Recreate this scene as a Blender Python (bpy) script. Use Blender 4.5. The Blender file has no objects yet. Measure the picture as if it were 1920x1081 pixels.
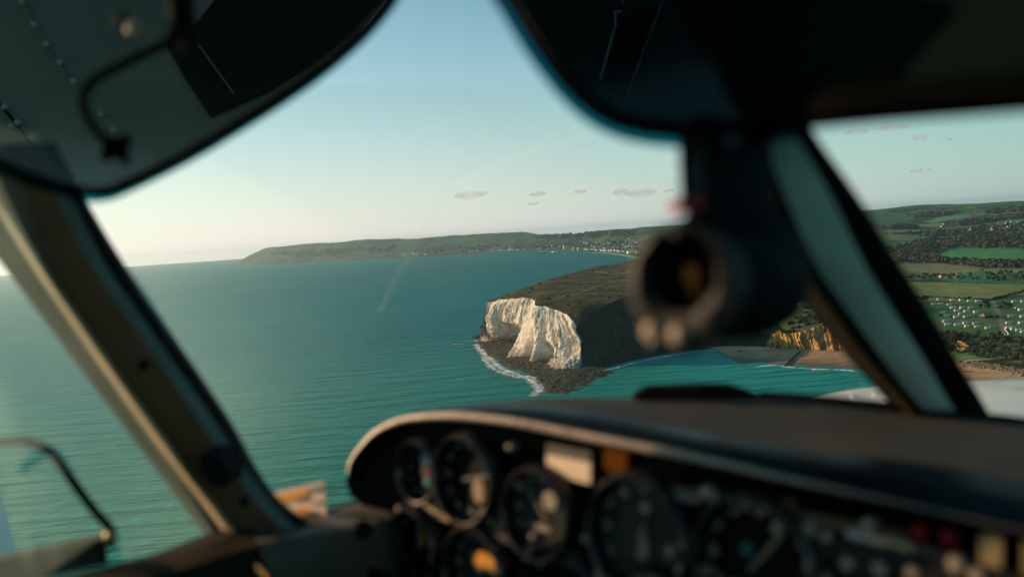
import bpy, math, random
import numpy as np
from mathutils import Vector, Matrix

random.seed(7)
rng = np.random.default_rng(7)
scene = bpy.context.scene
COL = scene.collection

# ------------------------------------------------------------------ camera model
F, CX, CY = 1500.0, 960.0, 540.5          # focal length and centre in photograph pixels
CAMH = 230.0
CAM = np.array([0.0, 0.0, CAMH])
ROLL = math.atan(0.0664)
PITCH = math.atan(101.8 / F * math.cos(ROLL))
FWD = np.array([0.0, math.cos(PITCH), -math.sin(PITCH)])
R0 = np.array([1.0, 0.0, 0.0])
U0 = np.array([0.0, math.sin(PITCH), math.cos(PITCH)])
RIGHT = math.cos(ROLL) * R0 - math.sin(ROLL) * U0
UP = math.cos(ROLL) * U0 + math.sin(ROLL) * R0
SUN_AZ, SUN_EL = math.radians(-67), math.radians(15)


def ray(px, py):
    return FWD + RIGHT * ((px - CX) / F) + UP * ((CY - py) / F)


def G(px, py, h=0.0):
    d = ray(px, py)
    t = (h - CAMH) / d[2]
    return CAM + d * t


def P(px, py, d):
    return CAM + ray(px, py) * d


def hor(px):
    return 486 - 0.0664 * (px - 247)


# ------------------------------------------------------------------ numpy noise
def _h(ix, iy, seed):
    a = (ix.astype(np.int64) * 374761393 + iy.astype(np.int64) * 668265263 + seed * 1442695041) & 0xFFFFFFFF
    a = ((a ^ (a >> 13)) * 1274126177) & 0xFFFFFFFF
    a = a ^ (a >> 16)
    return (a & 0xFFFFFF) / float(0xFFFFFF)


def vnoise(x, y, seed=0):
    x = np.asarray(x, float); y = np.asarray(y, float)
    ix, iy = np.floor(x), np.floor(y)
    fx, fy = x - ix, y - iy
    fx = fx * fx * (3 - 2 * fx); fy = fy * fy * (3 - 2 * fy)
    a, b = _h(ix, iy, seed), _h(ix + 1, iy, seed)
    c, d = _h(ix, iy + 1, seed), _h(ix + 1, iy + 1, seed)
    return (a * (1 - fx) + b * fx) * (1 - fy) + (c * (1 - fx) + d * fx) * fy


def fbm(x, y, octv=4, seed=0):
    s, a, n = 0.0, 0.5, 0.0
    for k in range(octv):
        s = s + a * vnoise(np.asarray(x) * 2 ** k, np.asarray(y) * 2 ** k, seed + k * 17)
        n += a; a *= 0.5
    return s / n


def ridged(x, y, octv=3, seed=0):
    s, a, n = 0.0, 0.5, 0.0
    for k in range(octv):
        s = s + a * (1 - np.abs(2 * vnoise(np.asarray(x) * 2 ** k, np.asarray(y) * 2 ** k, seed + k * 31) - 1))
        n += a; a *= 0.5
    return s / n


def in_poly(x, y, poly):
    x = np.asarray(x); y = np.asarray(y)
    r = np.zeros(x.shape, bool)
    n = len(poly)
    for i in range(n):
        x1, y1 = poly[i]; x2, y2 = poly[(i + 1) % n]
        if y1 == y2:
            continue
        c = ((y1 > y) != (y2 > y)) & (x < (x2 - x1) * (y - y1) / (y2 - y1) + x1)
        r ^= c
    return r


# ------------------------------------------------------------------ materials
def new_mat(name):
    m = bpy.data.materials.new(name)
    m.use_nodes = True
    nt = m.node_tree
    return m, nt, nt.nodes, nt.links, nt.nodes['Principled BSDF']


def rgba(c):
    return (c[0], c[1], c[2], 1.0)


def ramp(nt, stops, interp='LINEAR'):
    n = nt.nodes.new('ShaderNodeValToRGB')
    cr = n.color_ramp
    cr.interpolation = interp
    while len(cr.elements) < len(stops):
        cr.elements.new(0.5)
    for e, (p, c) in zip(cr.elements, stops):
        e.position = p
        e.color = rgba(c) if not isinstance(c, (int, float)) else (c, c, c, 1)
    return n


def noise(nt, scale, detail=4, rough=0.55, vec=None, dims='3D'):
    n = nt.nodes.new('ShaderNodeTexNoise')
    n.noise_dimensions = dims
    n.inputs['Scale'].default_value = scale
    n.inputs['Detail'].default_value = detail
    n.inputs['Roughness'].default_value = rough
    if vec is not None:
        nt.links.new(vec, n.inputs['Vector'])
    return n


def pos_vec(nt, scale=(1, 1, 1), rot=(0, 0, 0), obj=True):
    if obj:
        s = nt.nodes.new('ShaderNodeTexCoord').outputs['Object']
    else:
        s = nt.nodes.new('ShaderNodeNewGeometry').outputs['Position']
    mp = nt.nodes.new('ShaderNodeMapping')
    mp.inputs['Scale'].default_value = scale
    mp.inputs['Rotation'].default_value = rot
    nt.links.new(s, mp.inputs['Vector'])
    return mp.outputs['Vector']


def mixc(nt, fac, a, b, mode='MIX'):
    n = nt.nodes.new('ShaderNodeMix')
    n.data_type = 'RGBA'; n.blend_type = mode
    for sock, v in ((n.inputs[0], fac), (n.inputs[6], a), (n.inputs[7], b)):
        if isinstance(v, (int, float)):
            sock.default_value = v
        elif isinstance(v, (tuple, list)):
            sock.default_value = rgba(v)
        else:
            nt.links.new(v, sock)
    return n.outputs[2]


def math_n(nt, op, a, b=None, c=None, clamp=False):
    n = nt.nodes.new('ShaderNodeMath'); n.operation = op; n.use_clamp = clamp
    for i, v in enumerate((a, b, c)):
        if v is None:
            continue
        if isinstance(v, (int, float)):
            n.inputs[i].default_value = v
        else:
            nt.links.new(v, n.inputs[i])
    return n.outputs[0]


def bump(nt, height, strength=0.5, dist=0.1, normal=None):
    b = nt.nodes.new('ShaderNodeBump')
    b.inputs['Strength'].default_value = strength
    b.inputs['Distance'].default_value = dist
    nt.links.new(height, b.inputs['Height'])
    if normal is not None:
        nt.links.new(normal, b.inputs['Normal'])
    return b.outputs['Normal']


def simple(name, c1, c2=None, scale=8, rough=0.6, spec=0.3, metal=0.0, bmp=0.0, bdist=0.002, bscale=None, emit=None, coat=0.0):
    """plain procedural paint: two tones mixed by noise, optional bump"""
    m, nt, N, L, b = new_mat(name)
    c2 = c2 or tuple(x * 0.75 for x in c1)
    v = pos_vec(nt)
    n = noise(nt, scale, 5, 0.6, v)
    r = ramp(nt, [(0.32, c2), (0.68, c1)])
    L.new(n.outputs['Fac'], r.inputs['Fac'])
    L.new(r.outputs['Color'], b.inputs['Base Color'])
    rr = ramp(nt, [(0.3, max(rough - 0.1, 0.03)), (0.7, min(rough + 0.1, 1))])
    L.new(n.outputs['Fac'], rr.inputs['Fac'])
    L.new(rr.outputs['Color'], b.inputs['Roughness'])
    b.inputs['Specular IOR Level'].default_value = spec
    b.inputs['Metallic'].default_value = metal
    b.inputs['Coat Weight'].default_value = coat
    if bmp:
        n2 = noise(nt, bscale or scale * 6, 3, 0.6, v)
        L.new(bump(nt, n2.outputs['Fac'], bmp, bdist), b.inputs['Normal'])
    if emit:
        b.inputs['Emission Color'].default_value = rgba(emit[0])
        b.inputs['Emission Strength'].default_value = emit[1]
    return m


# ------------------------------------------------------------------ mesh builder
class MB:
    def __init__(self):
        self.v, self.f, self.mi = [], [], []

    def add(self, verts, faces, mi=0):
        o = len(self.v)
        self.v.extend([tuple(map(float, p)) for p in verts])
        self.f.extend([tuple(o + i for i in f) for f in faces])
        self.mi.extend([mi] * len(faces))
        return self

    def box(self, c, s, rz=0.0, mi=0, taper=1.0, M=None):
        x, y, z = [k / 2 for k in s]
        pts = [(-x, -y, -z), (x, -y, -z), (x, y, -z), (-x, y, -z),
               (-x * taper, -y * taper, z), (x * taper, -y * taper, z), (x * taper, y * taper, z), (-x * taper, y * taper, z)]
        ca, sa = math.cos(rz), math.sin(rz)
        out = []
        for p in pts:
            q = np.array([c[0] + p[0] * ca - p[1] * sa, c[1] + p[0] * sa + p[1] * ca, c[2] + p[2]])
            out.append(q if M is None else M(q))
        return self.add(out, [(0, 3, 2, 1), (4, 5, 6, 7), (0, 1, 5, 4), (1, 2, 6, 5), (2, 3, 7, 6), (3, 0, 4, 7)], mi)

    def grid(self, A, mi=0, close=False):
        A = np.asarray(A)
        m, n = A.shape[:2]
        f = []
        for i in range(m - 1):
            for j in range(n - 1):
                f.append((i * n + j, i * n + j + 1, (i + 1) * n + j + 1, (i + 1) * n + j))
            if close:
                f.append((i * n + n - 1, i * n, (i + 1) * n, (i + 1) * n + n - 1))
        return self.add(A.reshape(-1, 3), f, mi)

    def tube(self, pts, r, n=10, mi=0, caps=True):
        pts = [np.asarray(p, float) for p in pts]
        rr = r if isinstance(r, (list, tuple)) else [r] * len(pts)
        rows = []
        prev = None
        for i, p in enumerate(pts):
            t = pts[min(i + 1, len(pts) - 1)] - pts[max(i - 1, 0)]
            t = t / (np.linalg.norm(t) + 1e-12)
            if prev is None:
                a = np.array([0, 0, 1.0]) if abs(t[2]) < 0.9 else np.array([1.0, 0, 0])
            else:
                a = prev
            u = a - t * np.dot(a, t); u /= np.linalg.norm(u)
            w = np.cross(t, u); prev = u
            rows.append([p + rr[i] * (u * math.cos(k * 2 * math.pi / n) + w * math.sin(k * 2 * math.pi / n)) for k in range(n)])
        o = len(self.v)
        self.grid(np.array(rows), mi, close=True)
        if caps:
            self.f.append(tuple(o + k for k in range(n))[::-1]); self.mi.append(mi)
            e = o + (len(pts) - 1) * n
            self.f.append(tuple(e + k for k in range(n))); self.mi.append(mi)
        return self

    def lathe(self, prof, M, n=32, mi=0, cap0=False, cap1=False):
        rows = [[M(np.array([r * math.cos(2 * math.pi * k / n), r * math.sin(2 * math.pi * k / n), z])) for k in range(n)] for r, z in prof]
        o = len(self.v)
        self.grid(np.array(rows), mi, close=True)
        if cap0:
            self.f.append(tuple(o + k for k in range(n))[::-1]); self.mi.append(mi)
        if cap1:
            e = o + (len(prof) - 1) * n
            self.f.append(tuple(e + k for k in range(n))); self.mi.append(mi)
        return self

    def prism(self, front, back, mi=0):
        """closed solid between two outlines with the same number of points"""
        n = len(front)
        f = [tuple(range(n)), tuple(range(2 * n - 1, n - 1, -1))]
        for i in range(n):
            j = (i + 1) % n
            f.append((i, n + i, n + j, j))
        return self.add(list(front) + list(back), f, mi)

    def build(self, name, mats, parent=None, smooth=True, loc=None, auto=40):
        mats = mats if isinstance(mats, (list, tuple)) else [mats]
        off = np.array(parent['_o']) if parent is not None and '_o' in parent.keys() else np.zeros(3)
        if loc is not None and parent is None:
            off = np.array(loc, float)
        V = np.array(self.v) - off
        me = bpy.data.meshes.new(name)
        me.from_pydata(V.tolist(), [], self.f)
        for m in mats:
            me.materials.append(m)
        if len(mats) > 1:
            me.polygons.foreach_set('material_index', self.mi)
        if smooth:
            me.polygons.foreach_set('use_smooth', [True] * len(me.polygons))
            if auto:
                me.set_sharp_from_angle(angle=math.radians(auto))
        me.update()
        o = bpy.data.objects.new(name, me)
        COL.objects.link(o)
        if parent is not None:
            o.parent = parent
            o['_o'] = list(off)
        elif loc is not None:
            o.location = tuple(off)
            o['_o'] = list(off)
        return o


def np_mesh(name, V, Fq, mats, smooth=True, attrs=None):
    """fast mesh from arrays; Fq is (n,4) or (n,3)"""
    me = bpy.data.meshes.new(name)
    V = np.ascontiguousarray(V, np.float32); Fq = np.ascontiguousarray(Fq, np.int32)
    k = Fq.shape[1]
    me.vertices.add(len(V)); me.vertices.foreach_set('co', V.ravel())
    me.loops.add(Fq.size); me.loops.foreach_set('vertex_index', Fq.ravel())
    me.polygons.add(len(Fq))
    me.polygons.foreach_set('loop_start', np.arange(0, Fq.size, k, dtype=np.int32))
    me.polygons.foreach_set('loop_total', np.full(len(Fq), k, np.int32))
    if smooth:
        me.polygons.foreach_set('use_smooth', np.ones(len(Fq), bool))
    for m in (mats if isinstance(mats, (list, tuple)) else [mats]):
        me.materials.append(m)
    for an, A in (attrs or {}).items():
        at = me.attributes.new(an, 'FLOAT_COLOR', 'POINT')
        at.data.foreach_set('color', np.ascontiguousarray(A, np.float32).ravel())
    me.update(calc_edges=True)
    me.validate()
    o = bpy.data.objects.new(name, me)
    COL.objects.link(o)
    return o


def grid_faces(m, n):
    i, j = np.meshgrid(np.arange(m - 1), np.arange(n - 1), indexing='ij')
    a = (i * n + j).ravel()
    return np.stack([a, a + 1, a + n + 1, a + n], 1)


def tag(o, label=None, cat=None, group=None, kind=None):
    if label: o['label'] = label
    if cat: o['category'] = cat
    if group: o['group'] = group
    if kind: o['kind'] = kind
    return o


def empty(name, loc):
    e = bpy.data.objects.new(name, None)
    e.empty_display_size = 0.05
    COL.objects.link(e)
    e.location = tuple(map(float, loc))
    e['_o'] = [float(k) for k in loc]
    return e


def resample(A, n, smooth=True):
    """n points along control points A (by index), Catmull-Rom when smooth"""
    A = np.asarray(A, float)
    m = len(A)
    t = np.linspace(0, m - 1, n)
    i = np.clip(np.floor(t).astype(int), 0, m - 2)
    f = (t - i)[:, None]
    p1, p2 = A[i], A[i + 1]
    if not smooth:
        return p1 * (1 - f) + p2 * f
    p0, p3 = A[np.clip(i - 1, 0, m - 1)], A[np.clip(i + 2, 0, m - 1)]
    return 0.5 * (2 * p1 + (p2 - p0) * f + (2 * p0 - 5 * p1 + 4 * p2 - p3) * f ** 2 + (3 * p1 - p0 - 3 * p2 + p3) * f ** 3)


def loft(rows, n, m, smooth_u=True, smooth_v=True):
    """grid of m rows x n columns through the given control rows"""
    R = np.stack([resample(r, n, smooth_u) for r in rows])
    return np.stack([resample(R[:, j], m, smooth_v) for j in range(n)], 1)


# ------------------------------------------------------------------ camera, sun, sky
cam = bpy.data.cameras.new('camera')
cam.sensor_width = 36.0
cam.lens = F / 1920 * 36.0
cam.clip_start, cam.clip_end = 0.01, 200000
cam.dof.use_dof = True
cam.dof.focus_distance = 3000
cam.dof.aperture_fstop = cam.lens / 12.5
camo = bpy.data.objects.new('camera', cam)
COL.objects.link(camo)
Mx = Matrix.Identity(4)
for i in range(3):
    Mx[i][0], Mx[i][1], Mx[i][2], Mx[i][3] = RIGHT[i], UP[i], -FWD[i], CAM[i]
camo.matrix_world = Mx
scene.camera = camo

sund = np.array([math.sin(SUN_AZ) * math.cos(SUN_EL), math.cos(SUN_AZ) * math.cos(SUN_EL), math.sin(SUN_EL)])
sl = bpy.data.lights.new('sun', 'SUN')
sl.energy = 4.9; sl.angle = math.radians(0.5); sl.color = (1.0, 0.67, 0.40)
so = bpy.data.objects.new('sun', sl)
COL.objects.link(so)
so.rotation_euler = Vector(tuple(-sund)).to_track_quat('-Z', 'Y').to_euler()
so.location = (-50, 0, 300)

world = bpy.data.worlds.new('World'); scene.world = world
world.use_nodes = True
wn, wl = world.node_tree.nodes, world.node_tree.links
bg = wn['Background']
sky = wn.new('ShaderNodeTexSky'); sky.sky_type = 'NISHITA'; sky.sun_disc = False
sky.sun_elevation = SUN_EL; sky.sun_rotation = SUN_AZ
sky.altitude = 200; sky.air_density = 1.0; sky.dust_density = 0.7; sky.ozone_density = 2.0
tc = wn.new('ShaderNodeTexCoord')
sep = wn.new('ShaderNodeSeparateXYZ'); wl.new(tc.outputs['Generated'], sep.inputs[0])
zc = math_n(world.node_tree, 'MAXIMUM', sep.outputs['Z'], 0.004)
cmb = wn.new('ShaderNodeCombineXYZ')
wl.new(sep.outputs['X'], cmb.inputs['X']); wl.new(sep.outputs['Y'], cmb.inputs['Y']); wl.new(zc, cmb.inputs['Z'])
wl.new(cmb.outputs[0], sky.inputs['Vector'])
WT = world.node_tree
dotn = wn.new('ShaderNodeVectorMath'); dotn.operation = 'DOT_PRODUCT'
wl.new(tc.outputs['Generated'], dotn.inputs[0]); dotn.inputs[1].default_value = tuple(np.array([math.sin(SUN_AZ), math.cos(SUN_AZ), 0.0]))
kk = math_n(WT, 'MAXIMUM', math_n(WT, 'MULTIPLY_ADD', dotn.outputs['Value'], .58, .72), .40)
warm = wn.new('ShaderNodeMapRange'); wl.new(dotn.outputs['Value'], warm.inputs[0]); warm.inputs[1].default_value = -.3; warm.inputs[2].default_value = .65
tint = mixc(WT, 1.0, sky.outputs['Color'], mixc(WT, warm.outputs[0], (.48, .99, .86), (.56, .88, .78)), 'MULTIPLY')
hz_col = mixc(WT, warm.outputs[0], (.80, 1.0, 1.0), (1.0, .875, .82))
hz = wn.new('ShaderNodeVectorMath'); hz.operation = 'SCALE'; wl.new(hz_col, hz.inputs[0]); wl.new(math_n(WT, 'MULTIPLY', kk, 6.2), hz.inputs['Scale'])
fz_ = math_n(WT, 'MULTIPLY', math_n(WT, 'EXPONENT', math_n(WT, 'MULTIPLY', math_n(WT, 'MAXIMUM', sep.outputs['Z'], 0.0), -7.5)), .95)
final = mixc(WT, fz_, tint, hz.outputs[0])
wl.new(final, bg.inputs['Color'])
bg.inputs['Strength'].default_value = 0.13

scene.render.engine = 'CYCLES'
scene.view_settings.view_transform = 'Standard'
scene.view_settings.look = 'None'
scene.view_settings.exposure = 0.3
scene.view_settings.gamma = 1.0
c = scene.cycles
c.use_denoising = True
c.max_bounces = 8; c.diffuse_bounces = 3; c.glossy_bounces = 3; c.transmission_bounces = 4
c.transparent_max_bounces = 40; c.volume_bounces = 0
c.sample_clamp_indirect = 4.0; c.sample_clamp_direct = 60.0
# ================================================================== LAND AND SEA
def ytor(px, py, h):
    """forward (world y) distance of a pixel seen at height h"""
    return G(px, py, h)[1]


def tpx(px, py=None):
    d = ray(px, hor(px) + 60 if py is None else py)
    return d[0] / d[1]


COLS = []


def bay(px, pys, hb, pysky, rsky):
    r0 = ytor(px, pys, 0.0)
    d = ray(px, pysky); hs = CAMH + d[2] / d[1] * rsky
    D = max(rsky - r0, 200)
    COLS.append((tpx(px), [r0 - 150, r0 + 70, r0 + .07 * D, r0 + .25 * D, r0 + .5 * D, r0 + .75 * D, r0 + .92 * D, r0 + D, r0 + 1.3 * D],
                 [-8, hb * .8, hb + 5, max(hb, .16 * hs), .38 * hs, .72 * hs, .95 * hs, hs, .7 * hs]))


for a in [(400, 498.5, -8, 500, 15200), (424, 497.6, -6, 498.2, 15250), (436, 497.0, 8, 494.5, 15300), (455, 496.5, 30, 487.5, 15500), (478, 495.7, 45, 476, 15700),
          (500, 494.8, 60, 466.0, 15800), (520, 494, 60, 461.5, 15800), (560, 491.5, 50, 458.2, 15500), (640, 487.5, 40, 453.5, 15000),
          (740, 483, 12, 447, 14500), (800, 480, 12, 445.0, 14000), (850, 477, 10, 442, 13800), (900, 474.2, 10, 439.5, 13500), (950, 471.5, 10, 437.5, 13000),
          (985, 470.6, 12, 436.0, 13000), (1012, 470.2, 12, 438.3, 12600), (1060, 470, 10, 438, 12000), (1110, 471, 8, 435.2, 11500),
          (1150, 474, 6, 432.2, 11000), (1195, 481, 6, 429.5, 10500), (1230, 488, 8, 426, 10000)]:
    bay(*a)


def main_col(px, rs, hs):
    COLS.append((tpx(px), rs, hs))


main_col(1290, [3300, 3400, 3600, 4200, 5200, 6500, 8000, 9500, 12000], [-5, 8, 20, 40, 60, 110, 170, 200, 150])
main_col(1420, [1500, 1570, 1700, 2200, 3200, 4200, 5500, 8500, 11000], [-6, 30, 46, 55, 60, 75, 110, 225, 160])
main_col(1470, [1418, 1440, 1520, 1640, 1950, 2650, 4500, 8200, 10500], [-6, 14, 40, 45, 51, 58, 85, 236, 160])
main_col(1500, [1400, 1418, 1477, 1622, 1901, 2629, 4500, 8100, 10500], [-5, 20, 37, 44, 50, 58, 85, 237, 160])
main_col(1560, [1392, 1404, 1440, 1600, 1900, 2600, 4500, 8000, 10500], [-4, 30, 40, 44, 47, 55, 85, 237, 160])
main_col(1640, [1235, 1275, 1420, 1600, 1950, 2550, 4500, 8200, 10500], [-2, 24, 35, 40, 44, 52, 84, 238, 160])
main_col(1750, [1183, 1212, 1290, 1600, 2203, 3000, 4700, 7800, 10000], [0, 8, 24, 32, 43, 55, 95, 226, 150])
main_col(1850, [1106, 1132, 1240, 1600, 2200, 3000, 4500, 7000, 9500], [0, 7, 24, 33, 43, 55, 90, 217, 140])
main_col(1930, [1036, 1062, 1180, 1580, 2200, 3000, 4300, 6500, 9000], [0, 7, 24, 33, 43, 55, 87, 213, 140])
main_col(2100, [900, 930, 1080, 1550, 2200, 3000, 4200, 6200, 9000], [0, 7, 24, 33, 43, 55, 85, 205, 140])
TC = np.array([k[0] for k in COLS]); RC = np.array([k[1] for k in COLS], float); HC = np.array([k[2] for k in COLS], float)


def terrain(t, y):
    t = np.asarray(t, float); y = np.asarray(y, float)
    i = np.clip(np.searchsorted(TC, t) - 1, 0, len(TC) - 2)
    f = np.clip((t - TC[i]) / (TC[i + 1] - TC[i]), 0, 1)
    z = np.full(t.shape, -8.0)
    hp = None
    for k in range(9):
        r = RC[i, k] * (1 - f) + RC[i + 1, k] * f
        h = HC[i, k] * (1 - f) + HC[i + 1, k] * f
        if k:
            u = np.clip((y - rp) / np.maximum(r - rp, 1), 0, 1)
            if k > 2:
                u = u * .6 + .4 * u * u * (3 - 2 * u)
            z = np.where(y >= rp, hp + (h - hp) * u, z)
        rp, hp = r, h
    x = t * y
    amp = np.clip((z - 14) / 120, 0, 1)
    z = z + (fbm(x / 900, y / 700, 4, 3) - .5) * 70 * amp * np.clip(y / 9000, .25, 1)
    z = z + (fbm(x / 60, y / 60, 3, 5) - .5) * 5 * np.clip((z - 1) / 12, 0, 1)
    return z


def hit(px, py):
    d = ray(px, py); d = d / d[1]
    ys = np.concatenate([np.linspace(1000, 3500, 1250), np.linspace(3500, 16000, 1500)])
    zs = CAMH + d[2] * ys
    g = terrain(np.full(ys.shape, d[0]), ys)
    w = np.nonzero((g > zs) & (g > -2))[0]
    if len(w) == 0:
        return None
    y = ys[w[0]]
    return np.array([d[0] * y, y, float(g[w[0]])])


def wpoly(pts):
    out = []
    for px, py in pts:
        h = hit(px, py)
        if h is None:
            h = G(px, py, 40)
        out.append((h[0], h[1]))
    return out


# ---- terrain colour overrides: fields that keep their place on the ground
FIELDS = [
    ([(1690, 528), (1800, 530), (1960, 534), (1960, 547), (1845, 561), (1740, 556), (1690, 550)], (0.176, 0.215, 0.081)),
    ([(1670, 495), (1760, 493.5), (1830, 500), (1842, 508), (1800, 514), (1690, 508)], (0.202, 0.208, 0.101)),
    ([(1842, 503), (1960, 506), (1960, 514), (1850, 511)], (0.182, 0.247, 0.104)),
    ([(1757, 479), (1785, 467), (1860, 466), (1960, 470), (1960, 487), (1800, 486)], (0.065, 0.247, 0.081)),
    ([(1650, 463), (1690, 455), (1735, 443), (1742, 446), (1725, 458), (1680, 464)], (0.065, 0.215, 0.091)),
    ([(1640, 440), (1680, 438), (1705, 441), (1660, 449)], (0.111, 0.169, 0.088)),
    ([(1636, 430), (1745, 430), (1760, 434), (1640, 437)], (0.137, 0.150, 0.094)),
    ([(1728, 415), (1770, 406), (1822, 400.5), (1818, 408), (1780, 413), (1745, 418)], (0.111, 0.260, 0.091)),
    ([(1720, 421), (1772, 417), (1760, 425), (1725, 426)], (0.124, 0.215, 0.104)),
    ([(1825, 400), (1860, 397), (1868, 401), (1830, 405)], (0.058, 0.221, 0.104)),
    ([(1805, 389), (1830, 386), (1825, 391)], (0.130, 0.221, 0.091)),
    ([(1880, 412), (1960, 408), (1960, 415), (1885, 416)], (0.072, 0.195, 0.085)),
    ([(1725, 563), (1850, 565), (1866, 562), (1960, 556), (1960, 634), (1860, 628), (1775, 622), (1725, 610)], (0.068, 0.143, 0.052)),
    ([(1486, 596), (1486, 560), (1500, 545), (1545, 550), (1585, 600), (1570, 606), (1530, 590)], (0.098, 0.182, 0.055)),
    ([(1858, 563), (1866, 563), (1873, 580), (1882, 600), (1886, 626), (1878, 626), (1872, 600), (1864, 580)], (0.182, 0.169, 0.156)),
    ([(1735, 598), (1800, 599.5), (1868, 600), (1868, 602.5), (1800, 602), (1735, 600.5)], (.12, .115, .105)),
    ([(1870, 588), (1960, 590), (1960, 592), (1870, 590)], (.12, .115, .105)),
    ([(1500, 555.5), (1530, 555), (1530, 557.5), (1500, 558)], (0.338, 0.247, 0.182)),
]
FW = [(wpoly(p), c) for p, c in FIELDS]


def override(x, y):
    A = np.zeros((len(x), 4), np.float32)
    for poly, c in FW:
        m = in_poly(x, y, poly)
        if m.any():
            k = 0.82 + 0.36 * fbm(x[m] / 55, y[m] / 55, 3, 9)
            A[m, :3] = np.array(c)[None] * k[:, None]
            A[m, 3] = 1
    return A


def ground_mat(far):
    m, nt, N, L, b = new_mat('far_land' if far else 'near_land')
    p = pos_vec(nt, obj=False)
    wob = noise(nt, 0.004, 3, 0.5, p)
    v = nt.nodes.new('ShaderNodeVectorMath'); v.operation = 'MULTIPLY_ADD'
    L.new(wob.outputs['Color'], v.inputs[0]); v.inputs[1].default_value = (60, 60, 0); L.new(p, v.inputs[2])
    flat = nt.nodes.new('ShaderNodeVectorMath'); flat.operation = 'MULTIPLY'
    L.new(v.outputs[0], flat.inputs[0]); flat.inputs[1].default_value = (1, .8, 0)
    vo = nt.nodes.new('ShaderNodeTexVoronoi'); vo.inputs['Scale'].default_value = 1 / 300.0
    L.new(flat.outputs[0], vo.inputs['Vector'])
    sp = nt.nodes.new('ShaderNodeSeparateColor'); L.new(vo.outputs['Color'], sp.inputs[0])
    fr = ramp(nt, [(0, (.090, .160, .062)), (.22, (.060, .190, .075)), (.4, (.130, .140, .072)), (.58, (.085, .080, .052)), (.7, (.150, .190, .085)), (.88, (.050, .072, .040))], 'CONSTANT')
    L.new(sp.outputs[0], fr.inputs['Fac'])
    # rough ground and woodland floor
    wd = noise(nt, 1 / 420.0, 5, 0.62, p)
    wr = ramp(nt, [(.54, 0.0), (.62, 1.0)]); L.new(wd.outputs['Fac'], wr.inputs['Fac'])
    wc = noise(nt, 1 / 22.0, 4, 0.7, p)
    wcol = ramp(nt, [(.3, (.020, .026, .018)), (.5, (.055, .048, .034)), (.7, (.085, .066, .044))]); L.new(wc.outputs['Fac'], wcol.inputs['Fac'])
    base = mixc(nt, wr.outputs['Color'], fr.outputs['Color'], wcol.outputs['Color'])
    # hedges along the field edges
    ve = nt.nodes.new('ShaderNodeTexVoronoi'); ve.feature = 'DISTANCE_TO_EDGE'; ve.inputs['Scale'].default_value = 1 / 300.0
    L.new(flat.outputs[0], ve.inputs['Vector'])
    hr = ramp(nt, [(.018, 1.0), (.032, 0.0)]); L.new(ve.outputs['Distance'], hr.inputs['Fac'])
    base = mixc(nt, hr.outputs['Color'], base, (.022, .030, .018))
    # override fields
    at = nt.nodes.new('ShaderNodeAttribute'); at.attribute_name = 'cover'
    ln_ = nt.nodes.new('ShaderNodeTexWave'); ln_.inputs['Scale'].default_value = .035; ln_.inputs['Distortion'].default_value = 1.5; ln_.inputs['Detail'].default_value = 2
    L.new(pos_vec(nt, (1, .35, 0), (0, 0, .5), False), ln_.inputs['Vector'])
    pn2 = noise(nt, 1 / 85.0, 4, .6, p)
    lf = ramp(nt, [(.3, .80), (.7, 1.18)]); L.new(math_n(nt, 'ADD', math_n(nt, 'MULTIPLY', ln_.outputs['Fac'], .28), math_n(nt, 'MULTIPLY', pn2.outputs['Fac'], .72)), lf.inputs['Fac'])
    base = mixc(nt, at.outputs['Alpha'], base, mixc(nt, 1.0, at.outputs['Color'], lf.outputs['Color'], 'MULTIPLY'))
    fine = noise(nt, 1 / 9.0, 4, 0.65, p)
    fv = ramp(nt, [(.25, .72), (.75, 1.2)]); L.new(fine.outputs['Fac'], fv.inputs['Fac'])
    base = mixc(nt, 1.0, base, fv.outputs['Color'], 'MULTIPLY')
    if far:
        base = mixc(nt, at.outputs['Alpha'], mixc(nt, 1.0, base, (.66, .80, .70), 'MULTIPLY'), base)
    L.new(base, b.inputs['Base Color'])
    b.inputs['Roughness'].default_value = 0.95; b.inputs['Specular IOR Level'].default_value = 0.05
    if far:
        L.new(bump(nt, wc.outputs['Fac'], .5, 6.0), b.inputs['Normal'])
    else:
        L.new(bump(nt, fine.outputs['Fac'], .5, .7), b.inputs['Normal'])
    return m


def patch(name, t0, t1, nt_, y0, y1, ratio, mat_, label):
    ny = int(math.log(y1 / y0) / math.log(ratio)) + 1
    t = np.linspace(t0, t1, nt_); y = y0 * ratio ** np.arange(ny)
    T, Y = np.meshgrid(t, y)
    Z = terrain(T.ravel(), Y.ravel())
    X = (T * Y).ravel(); Yr = Y.ravel()
    Fq = grid_faces(ny, nt_)
    keep = (Z[Fq] > -3).any(1)
    Fq = Fq[keep]
    used = np.zeros(len(Z), bool); used[Fq.ravel()] = True
    idx = np.cumsum(used) - 1
    A = override(X[used], Yr[used])
    o = np_mesh(name, np.stack([X, Yr, Z], 1)[used], idx[Fq], mat_, True, {'cover': A})
    tag(o, label, 'land', kind='structure')
    return o


patch('land', .26, .82, 700, 1000, 3205, 1.0026, ground_mat(False), 'green farmland behind the caravan park and the bay')
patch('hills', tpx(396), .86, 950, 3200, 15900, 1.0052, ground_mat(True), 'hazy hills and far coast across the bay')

# ------------------------------------------------------------------ sea
m, nt, N, L, b = new_mat('sea_water')
p = pos_vec(nt, obj=False)
n1 = noise(nt, 1 / 520.0, 4, .55, pos_vec(nt, (1, .45, 1), (0, 0, math.radians(18)), False))
body = ramp(nt, [(.30, (.003, .088, .092)), (.55, (.004, .118, .112)), (.75, (.008, .155, .128))])
L.new(n1.outputs['Fac'], body.inputs['Fac'])
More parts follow.
